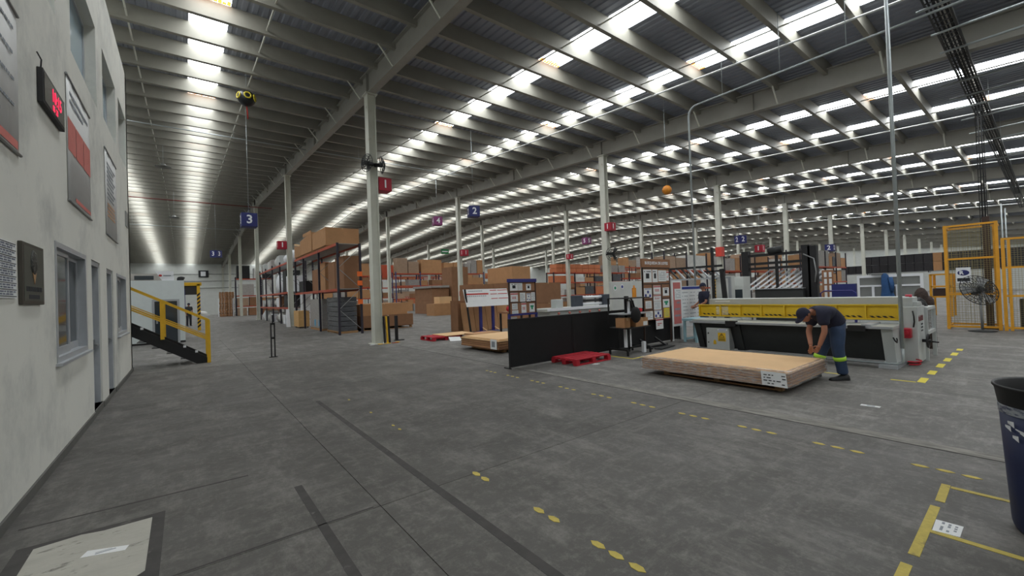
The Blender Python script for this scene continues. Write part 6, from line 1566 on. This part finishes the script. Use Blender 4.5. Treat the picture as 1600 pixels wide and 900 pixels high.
# cable drop
dp = thing('cable_drop', 'vertical bundle of cables and ladder dropping beside the yellow cage', 'cable drop', (23.0, 1.6, 0))
qd = onx(1533, 250, 23.0)
for dy in (-0.09, 0.09): MB().box(22.98, 23.02, qd.y + dy - 0.012, qd.y + dy + 0.012, 1.5, TZ - 0.02).build('side_rail', 'machine_dark', dp)
for k in range(20): MB().box(22.985, 23.015, qd.y - 0.09, qd.y + 0.09, 1.6 + 0.3*k, 1.62 + 0.3*k).build('rung', 'machine_dark', dp)
for dy in (-0.04, 0.03): MB().cyl((23.0, qd.y + dy, 0.0), (23.0, qd.y + dy, TZ - 0.01), 0.022, 6).build('cable', 'black', dp)
for i, (X, z) in enumerate(((13.6, 7.0), (15.2, 7.0), (16.6, 7.0), (19.5, 7.2), (21.2, 7.0), (22.6, 7.0), (24.4, 7.0), (27.0, 7.0), (29.0, 7.0), (34.0, 7.0))):
    y1_ = (1.75, 1.7, 1.7, 2.0, 2.0, 2.0, 2.0, 2.0, 2.1, 2.1)[i]
    z = TZ - 0.06
    c = thing('service_pipe', 'pale service pipe slung under the cable tray toward the near wall', 'pipe', (X, 0, z), 'service pipes under the cable tray')
    MB().cyl((X, y1_, z), (X, -9.0, z), 0.03, 8).build('pipe', 'galv', c)
    MB().cyl((X, -3, z), (X, -3, roof_z(-3)), 0.008, 5).build('hanger', 'galv', c)
for (px, Y, z1) in ((1568, 1.6, 5.6), (1574, 1.5, 5.4)):
    q = ony(px, 400, Y)
    tag(MB().cyl((q.x, Y, 0), (q.x, Y, z1), 0.03, 8).build('standpipe', 'galv'), 'pale standpipe rising behind the lower yellow cage', 'pipe', 'standpipes behind the cage')
# ================================================================== PEOPLE
def skin_mesh(name, chains, material, parent, sub=2, root=0):
    """chains: lists of (point, radius); chains that share a point are joined; grown with Skin + Subdivision"""
    pts, rad, edg, idx = [], [], [], {}
    def vid(p, r):
        k = tuple(round(c, 4) for c in p)
        if k not in idx: idx[k] = len(pts); pts.append(k); rad.append(r)
        return idx[k]
    for ch in chains:
        prev = None
        for p, r in ch:
            i = vid(p, r)
            if prev is not None and prev != i: edg.append((prev, i))
            prev = i
    me = bpy.data.meshes.new(name); me.from_pydata(pts, edg, [])
    o = bpy.data.objects.new(name, me); COL.objects.link(o)
    o.modifiers.new('skin', 'SKIN').use_smooth_shade = True
    if not me.skin_vertices:
        bm = bmesh.new(); bm.from_mesh(me); bm.verts.layers.skin.verify(); bm.to_mesh(me); bm.free()
    for i, sv in enumerate(me.skin_vertices[0].data):
        r = rad[i]; sv.radius = r if isinstance(r, tuple) else (r, r); sv.use_root = (i == root)
    s_ = o.modifiers.new('sub', 'SUBSURF'); s_.levels = sub; s_.render_levels = sub
    dg = bpy.context.evaluated_depsgraph_get(); dg.update()
    me2 = bpy.data.meshes.new_from_object(o.evaluated_get(dg))
    bpy.data.objects.remove(o); bpy.data.meshes.remove(me)
    off = Vector((0, 0, 0)); p = parent
    while p is not None: off += p.location; p = p.parent
    me2.transform(Matrix.Translation(-off)); me2.name = name
    for poly in me2.polygons: poly.use_smooth = True
    me2.materials.clear(); me2.materials.append(M[material])
    r = bpy.data.objects.new(name, me2); COL.objects.link(r); r.parent = parent
    return r
M['skin'] = mat('skin', srgb(164, 112, 88), 0.55, var=0.06)
M['shirt_navy'] = mat('shirt_navy', srgb(30, 32, 52), 0.85, var=0.12, scale=8, bump=0.25, bscale=20)
M['jeans'] = mat('jeans_blue', srgb(48, 66, 94), 0.85, var=0.15, scale=10, bump=0.25, bscale=25)
M['cap_navy'] = mat('cap_navy', srgb(26, 30, 52), 0.8, var=0.1)
M['shoe'] = mat('shoe_black', srgb(30, 32, 34), 0.6, var=0.1)
M['hivis'] = mat('hivis_green', srgb(176, 226, 60), 0.5, var=0.04)
M['hair'] = mat('hair_dark', srgb(36, 30, 28), 0.8, var=0.1)

def hand(parent, wrist, palm_dir, across, normal, s=1.0, curl=0.6, name='hand'):
    """palm and five separate bent fingers grown from the wrist; palm_dir wrist->knuckles, across thumb side, normal back of hand"""
    w = Vector(wrist); d = Vector(palm_dir).normalized(); a = Vector(across).normalized(); n = Vector(normal).normalized()
    root = w; mid = w + d * 0.05 * s
    chains = [[(w - d*0.02*s, 0.026*s), (w + d*0.01*s, 0.027*s), (mid, (0.034*s, 0.018*s))]]
    for k, (off, l) in enumerate(((0.030, 0.070), (0.010, 0.080), (-0.010, 0.074), (-0.029, 0.058))):
        kn = w + d * 0.088 * s + a * off * s
        p1 = kn + (d * math.cos(curl*0.6) - n * math.sin(curl*0.6)) * l * 0.45 * s
        p2 = p1 + (d * math.cos(curl*1.5) - n * math.sin(curl*1.5)) * l * 0.33 * s
        p3 = p2 + (d * math.cos(curl*2.2) - n * math.sin(curl*2.2)) * l * 0.25 * s
        chains.append([(mid, (0.034*s, 0.018*s)), (kn, 0.0105*s), (p1, 0.0092*s), (p2, 0.0085*s), (p3, 0.007*s)])
    t0 = w + d*0.03*s + a*0.030*s; t1 = t0 + (d*0.7 + a*0.6 - n*0.35).normalized()*0.04*s; t2 = t1 + (d*0.9 + a*0.1 - n*0.5).normalized()*0.03*s
    chains.append([(mid, (0.034*s, 0.018*s)), (t0, 0.014*s), (t1, 0.0105*s), (t2, 0.0085*s)])
    return skin_mesh(name, chains, 'skin', parent, 2)

def head(parent, c, face, up, s=1.0, cap=True):
    """skull, jaw, nose, ears, eyes, mouth, hair and cap; c = head centre"""
    c = Vector(c); f = Vector(face).normalized(); u = Vector(up); u = (u - f*u.dot(f)).normalized(); r = f.cross(u)
    def P(x, y, z): return c + r*x*s + f*y*s + u*z*s
    bm = bmesh.new(); bmesh.ops.create_uvsphere(bm, u_segments=24, v_segments=16, radius=1.0)
    for v in bm.verts:
        x, y, z = v.co
        X, Y, Z = x*0.074, y*0.092, z*0.112
        if z < 0: X *= 1 + 0.28*z; Y = Y*(1 + 0.16*z) + (-z)*0.012
        if y > 0.55 and abs(x) < 0.35: Y += 0.012*math.exp(-((z + 0.12)/0.22)**2) * (1 - abs(x)/0.35) * 1.4      # nose
        if y > 0.6 and 0.05 < abs(x) < 0.5 and abs(z - 0.12) < 0.14: Y -= 0.008                                   # eye sockets
        v.co = P(X, Y, Z)
    off = Vector((0, 0, 0)); p = parent
    while p is not None: off += p.location; p = p.parent
    for v in bm.verts: v.co -= off
    me = bpy.data.meshes.new('head'); bm.to_mesh(me); bm.free()
    for q in me.polygons: q.use_smooth = True
    me.materials.append(M['skin']); h = bpy.data.objects.new('head', me); COL.objects.link(h); h.parent = parent
    for s_ in (-1, 1):
        MB().sphere(P(0.074*s_, -0.008, 0.0), 0.022*s, 10, (0.6, 0.8, 1.4)).build('ear', 'skin', h)
        MB().sphere(P(0.030*s_, 0.082, 0.014), 0.011*s, 8).build('eye', 'ink', h)
        MB().bar(P(0.016*s_, 0.090, 0.036), P(0.046*s_, 0.082, 0.036), 0.006*s, 0.006*s).build('eyebrow', 'hair', h)
    MB().bar(P(-0.022, 0.088, -0.062), P(0.022, 0.088, -0.062), 0.008*s, 0.006*s).build('mouth', mat('lip', srgb(140, 84, 76), 0.6), h)
    # hair: a shell over the back of the skull
    m_ = MB(); n = 20; rows = []
    for i in range(7):
        a = math.pi * (0.02 + 0.5 * i / 6)
        rows.append([P(0.080*math.sin(a)*math.cos(t), 0.098*math.sin(a)*math.sin(t) - 0.004, 0.118*math.cos(a)) for t in [math.pi*0.92 + (math.pi*1.16)*k/n for k in range(n + 1)]])
    m_.add([p for r_ in rows for p in r_], [(i*(n+1)+k, i*(n+1)+k+1, (i+1)*(n+1)+k+1, (i+1)*(n+1)+k) for i in range(6) for k in range(n)], True)
    m_.build('hair', 'hair', parent)
    if cap:
        m_ = MB(); rows = []; n = 24
        for i in range(7):
            a = math.pi * 0.5 * i / 6
            rows.append([P(0.086*math.sin(a + 1e-3)*math.cos(t), 0.103*math.sin(a + 1e-3)*math.sin(t), 0.03 + 0.10*math.cos(a)) for t in [2*math.pi*k/n for k in range(n)]])
        rows.append([P(0.087*math.cos(t), 0.104*math.sin(t), 0.018) for t in [2*math.pi*k/n for k in range(n)]])
        m_.add([p for r_ in rows for p in r_], [(i*n+k, i*n+(k+1) % n, (i+1)*n+(k+1) % n, (i+1)*n+k) for i in range(7) for k in range(n)], True)
        cp = m_.build('cap', 'cap_navy' if cap is True else cap, parent)
        m_ = MB(); t_ = [math.pi*(0.12 + 0.76*k/10) for k in range(11)]
        inner = [P(0.086*math.cos(t), 0.102*math.sin(t), 0.026) for t in t_]; outer = [P(0.078*math.cos(t), 0.085 + 0.10*math.sin(t), 0.014) for t in t_]
        lo = [p - u*0.006*s for p in inner]; lo2 = [p - u*0.006*s for p in outer]
        V = inner + outer + lo + lo2
        m_.add(V, [(k, k+1, 12+k, 11+k) for k in range(10)] + [(22+k, 33+k, 34+k, 23+k) for k in range(10)] + [(11+k, 12+k, 34+k, 33+k) for k in range(10)], True)
        m_.build('cap_peak', 'cap_navy' if cap is True else cap, cp)
    return h
def shoe(parent, ankle, toe_dir, s=1.0):
    a = Vector(ankle); d = Vector((toe_dir[0], toe_dir[1], 0)).normalized(); r = d.cross(Vector((0, 0, 1)))
    prof = [(-0.09, 0.034, 0.085), (-0.07, 0.042, 0.105), (0.0, 0.044, 0.105), (0.06, 0.048, 0.075), (0.13, 0.050, 0.055), (0.18, 0.044, 0.045), (0.205, 0.022, 0.030)]
    m_ = MB(); rows = []
    for y, w_, h_ in prof:
        rows.append([Vector((a.x, a.y, 0)) + d*y*s + r*w_*s*x + Vector((0, 0, z)) for x, z in ((-1, 0.0), (-1.04, h_*0.35), (-0.8, h_*0.8), (0, h_), (0.8, h_*0.8), (1.04, h_*0.35), (1, 0.0))])
    n = 7; V = [p for r_ in rows for p in r_]
    m_.add(V, [(i*n+k, i*n+(k+1) % n, (i+1)*n+(k+1) % n, (i+1)*n+k) for i in range(len(prof)-1) for k in range(n)] + [tuple(range(n))[::-1], tuple(range(len(V)-n, len(V)))], True)
    o = m_.build('shoe', 'shoe', parent)
    MB().prism([((a + d*y*s + r*w_*1.08*s*q)[0], (a + d*y*s + r*w_*1.08*s*q)[1]) for q, seq in ((-1, prof), (1, prof[::-1])) for y, w_, h_ in seq], 'z', 0.0, 0.022).build('sole', 'black', o)
    return o

# ---- worker bending over the sheet stack
F = Vector((8.40, 2.08, 0)); DD = Vector((math.sin(YAW), math.cos(YAW), 0)); RR = Vector((math.cos(YAW), -math.sin(YAW), 0))
def pl(cx, cy, off=0.0):
    """joint seen at a spot of the photo, on the upright plane through his near foot (off = metres farther away)"""
    v = ray(1220 + cx/6, 460 + cy/6); t = (F.dot(DD) + off) / v.dot(DD)
    return EYE + v*t
man = thing('person', 'worker in navy cap and shirt bending over the wrapped cardboard stack', 'person', F)
pel = pl(525, 300, 0.10); wst = pl(490, 235, 0.10); chest = pl(405, 185, 0.10); nk0 = pl(325, 158, 0.10); nk1 = pl(278, 165, 0.10); hd = pl(222, 195, 0.09)
sN, sF = pl(392, 190, -0.07), pl(300, 190, 0.28)
eN, wN = pl(412, 345, -0.12), pl(360, 490, -0.06)
eF, wF = pl(262, 345, 0.24), pl(282, 482, 0.08)
hN, kN, aN = pl(528, 320, 0.0), pl(532, 500, -0.02), pl(580, 735, 0.0)
hF, kF = pl(505, 320, 0.22), pl(400, 480, 0.32)
aF = Vector((F.x - 0.02, F.y + 0.36, 0.09)) + DD*0.12
bodyc = [[(pel, 0.10), (wst, 0.10), (chest, 0.105), (nk0, 0.07), (nk1, 0.056), (hd, 0.062)],
         [(chest, 0.105), (sN, 0.045), (eN, 0.045), (eN.lerp(wN, 0.35), 0.044), (wN, 0.031)], [(chest, 0.105), (sF, 0.045), (eF, 0.045), (eF.lerp(wF, 0.35), 0.044), (wF, 0.031)],
         [(pel, 0.10), (hN, 0.075), (kN, 0.052), (aN, 0.04)], [(pel, 0.10), (hF, 0.075), (kF, 0.052), (aF, 0.04)]]
skin_mesh('body', bodyc, 'skin', man)
mN, mF = sN.lerp(eN, 0.72), sF.lerp(eF, 0.72)
skin_mesh('shirt', [[(pel.lerp(wst, 0.1), 0.165), (pel.lerp(wst, 0.6), 0.172), (wst.lerp(chest, 0.3), 0.178), (wst.lerp(chest, 0.7), 0.182), (chest, 0.178), (nk0, 0.12), (nk0.lerp(nk1, 0.5), 0.078)],
                    [(chest, 0.178), (sN, 0.115), (sN.lerp(eN, 0.35), 0.092), (mN, 0.084)], [(chest, 0.178), (sF, 0.115), (sF.lerp(eF, 0.35), 0.092), (mF, 0.084)]], 'shirt_navy', man)
lN, lF = kN.lerp(aN, 0.5), kF.lerp(aF, 0.5)
tr_ = skin_mesh('trousers', [[(pel.lerp(wst, 0.4), 0.15), (pel, 0.165), (hN, 0.128), (hN.lerp(kN, 0.5), 0.112), (kN, 0.095), (lN, 0.086), (aN + Vector((0, 0, 0.03)), 0.082), (aN - Vector((0, 0, 0.035)), 0.085)],
                             [(pel, 0.165), (hF, 0.128), (hF.lerp(kF, 0.5), 0.112), (kF, 0.095), (lF, 0.086), (aF + Vector((0, 0, 0.03)), 0.082), (aF - Vector((0, 0, 0.035)), 0.085)]], 'jeans', man, root=1)
bN = kN.lerp(aN, 0.42); dN = (aN - kN).normalized()
for c_, d_ in ((bN, dN), (kF.lerp(aF, 0.42), (aF - kF).normalized())):
    MB().tube([c_ - d_*0.035, c_ - d_*0.03, c_ + d_*0.03, c_ + d_*0.035], [0.074, 0.0868, 0.0868, 0.074], 18, False).build('reflective_band', 'hivis', tr_)
shoe(man, aN, tuple(-RR + DD*0.05)); shoe(man, aF, tuple(-RR + DD*0.2))
face = (pl(160, 300, 0.0) - hd); upv = (pl(205, 110, 0.09) - pl(240, 250, 0.09))
head(man, hd, (-RR*0.75 - Vector((0, 0, 0.75)) - DD*0.1), (-RR*0.55 + Vector((0, 0, 0.75))), 1.05)
tgt = Vector((8.17, 2.47, 0.385))
for w_, e_, cr in ((wN, eN, 1), (wF, eF, -1)):
    d_ = (tgt + DD*(0.03 if cr < 0 else -0.02) - w_).normalized()
    acr = (DD * cr).normalized(); acr = (acr - d_*acr.dot(d_)).normalized()
    nn = d_.cross(acr); nn = nn if nn.z > 0 else -nn
    hand(man, w_, d_, acr, nn, 1.0, 0.5)
MB().box(0, 0.001, 0, 0.001, 0, 0.001) 
# ---- worker standing behind the machine, facing the boards
def standing(loc, facing, hgt, label, shirt, pants, cap, arms='down'):
    p = thing('person', label, 'person', loc); f = Vector((facing[0], facing[1], 0)).normalized(); r = f.cross(Vector((0, 0, 1))); k = hgt / 1.75
    def P(x, y, z): return Vector(loc) + r*x*k + f*y*k + Vector((0, 0, z*k))
    pel, wst, ch, n0, n1, hd = P(0, 0, .95), P(0, 0, 1.12), P(0, 0, 1.32), P(0, 0, 1.48), P(0, .01, 1.53), P(0, .02, 1.63)
    sh = {s: P(.18*s, 0, 1.41) for s in (-1, 1)}
    if arms == 'down': el = {s: P(.22*s, -.01, 1.13) for s in (-1, 1)}; wr = {s: P(.20*s, .12, .90) for s in (-1, 1)}
    else: el = {s: P(.23*s, .05, 1.14) for s in (-1, 1)}; wr = {s: P(.12*s, .28, 1.02) for s in (-1, 1)}
    hp = {s: P(.09*s, 0, .90) for s in (-1, 1)}; kn = {s: P(.10*s, .02, .49) for s in (-1, 1)}; an = {s: P(.11*s, 0, .09) for s in (-1, 1)}
    q = lambda v: v*k
    skin_mesh('body', [[(pel, q(.10)), (wst, q(.10)), (ch, q(.11)), (n0, q(.065)), (n1, q(.05)), (hd, q(.06))]] + [[(ch, q(.11)), (sh[s], q(.048)), (el[s], q(.040)), (wr[s], q(.027))] for s in (-1, 1)]
              + [[(pel, q(.10)), (hp[s], q(.075)), (kn[s], q(.052)), (an[s], q(.04))] for s in (-1, 1)], 'skin', p)
    skin_mesh('shirt', [[(P(0, 0, .88), q(.152)), (P(0, 0, 1.0), q(.155)), (wst, q(.15)), (ch, q(.16)), (n0, q(.09)), (n0.lerp(n1, .3), q(.066))]] + [[(ch, q(.16)), (sh[s], q(.09)), (sh[s].lerp(el[s], .4), q(.075)), (sh[s].lerp(el[s], .75), q(.07))] for s in (-1, 1)], shirt, p)
    skin_mesh('trousers', [[(P(0, 0, 1.0), q(.135)), (pel, q(.142)), (hp[s], q(.108)), (kn[s], q(.082)), (an[s], q(.07)), (P(.11*s, 0, .06), q(.072))] for s in (-1, 1)], pants, p, root=1)
    for s in (-1, 1):
        shoe(p, an[s], tuple(f), k); d_ = (wr[s] - el[s]).normalized(); acr = (f - d_*f.dot(d_)).normalized(); hand(p, wr[s], d_, acr, r*s, k*0.98, .45)
    head(p, hd, f + Vector((0, 0, -0.1)), (0, 0, 1), k, cap)
    return p
standing((12.62, 6.6, 0), tuple(-RR), 1.70, 'worker in dark cap and navy polo standing behind the cutting machine', 'shirt_navy', 'jeans', 'cap_brown' if 'cap_brown' in M else True, 'work')
M['vest'] = mat('vest_dark', srgb(50, 52, 50), 0.8); M['pants_dark'] = mat('pants_dark', srgb(48, 48, 54), 0.85)
pd = standing((0.15, 40.0, 0), (0.3, -1), 1.72, 'distant worker in dark clothes walking under the yellow gate', 'vest', 'pants_dark', True, 'down')
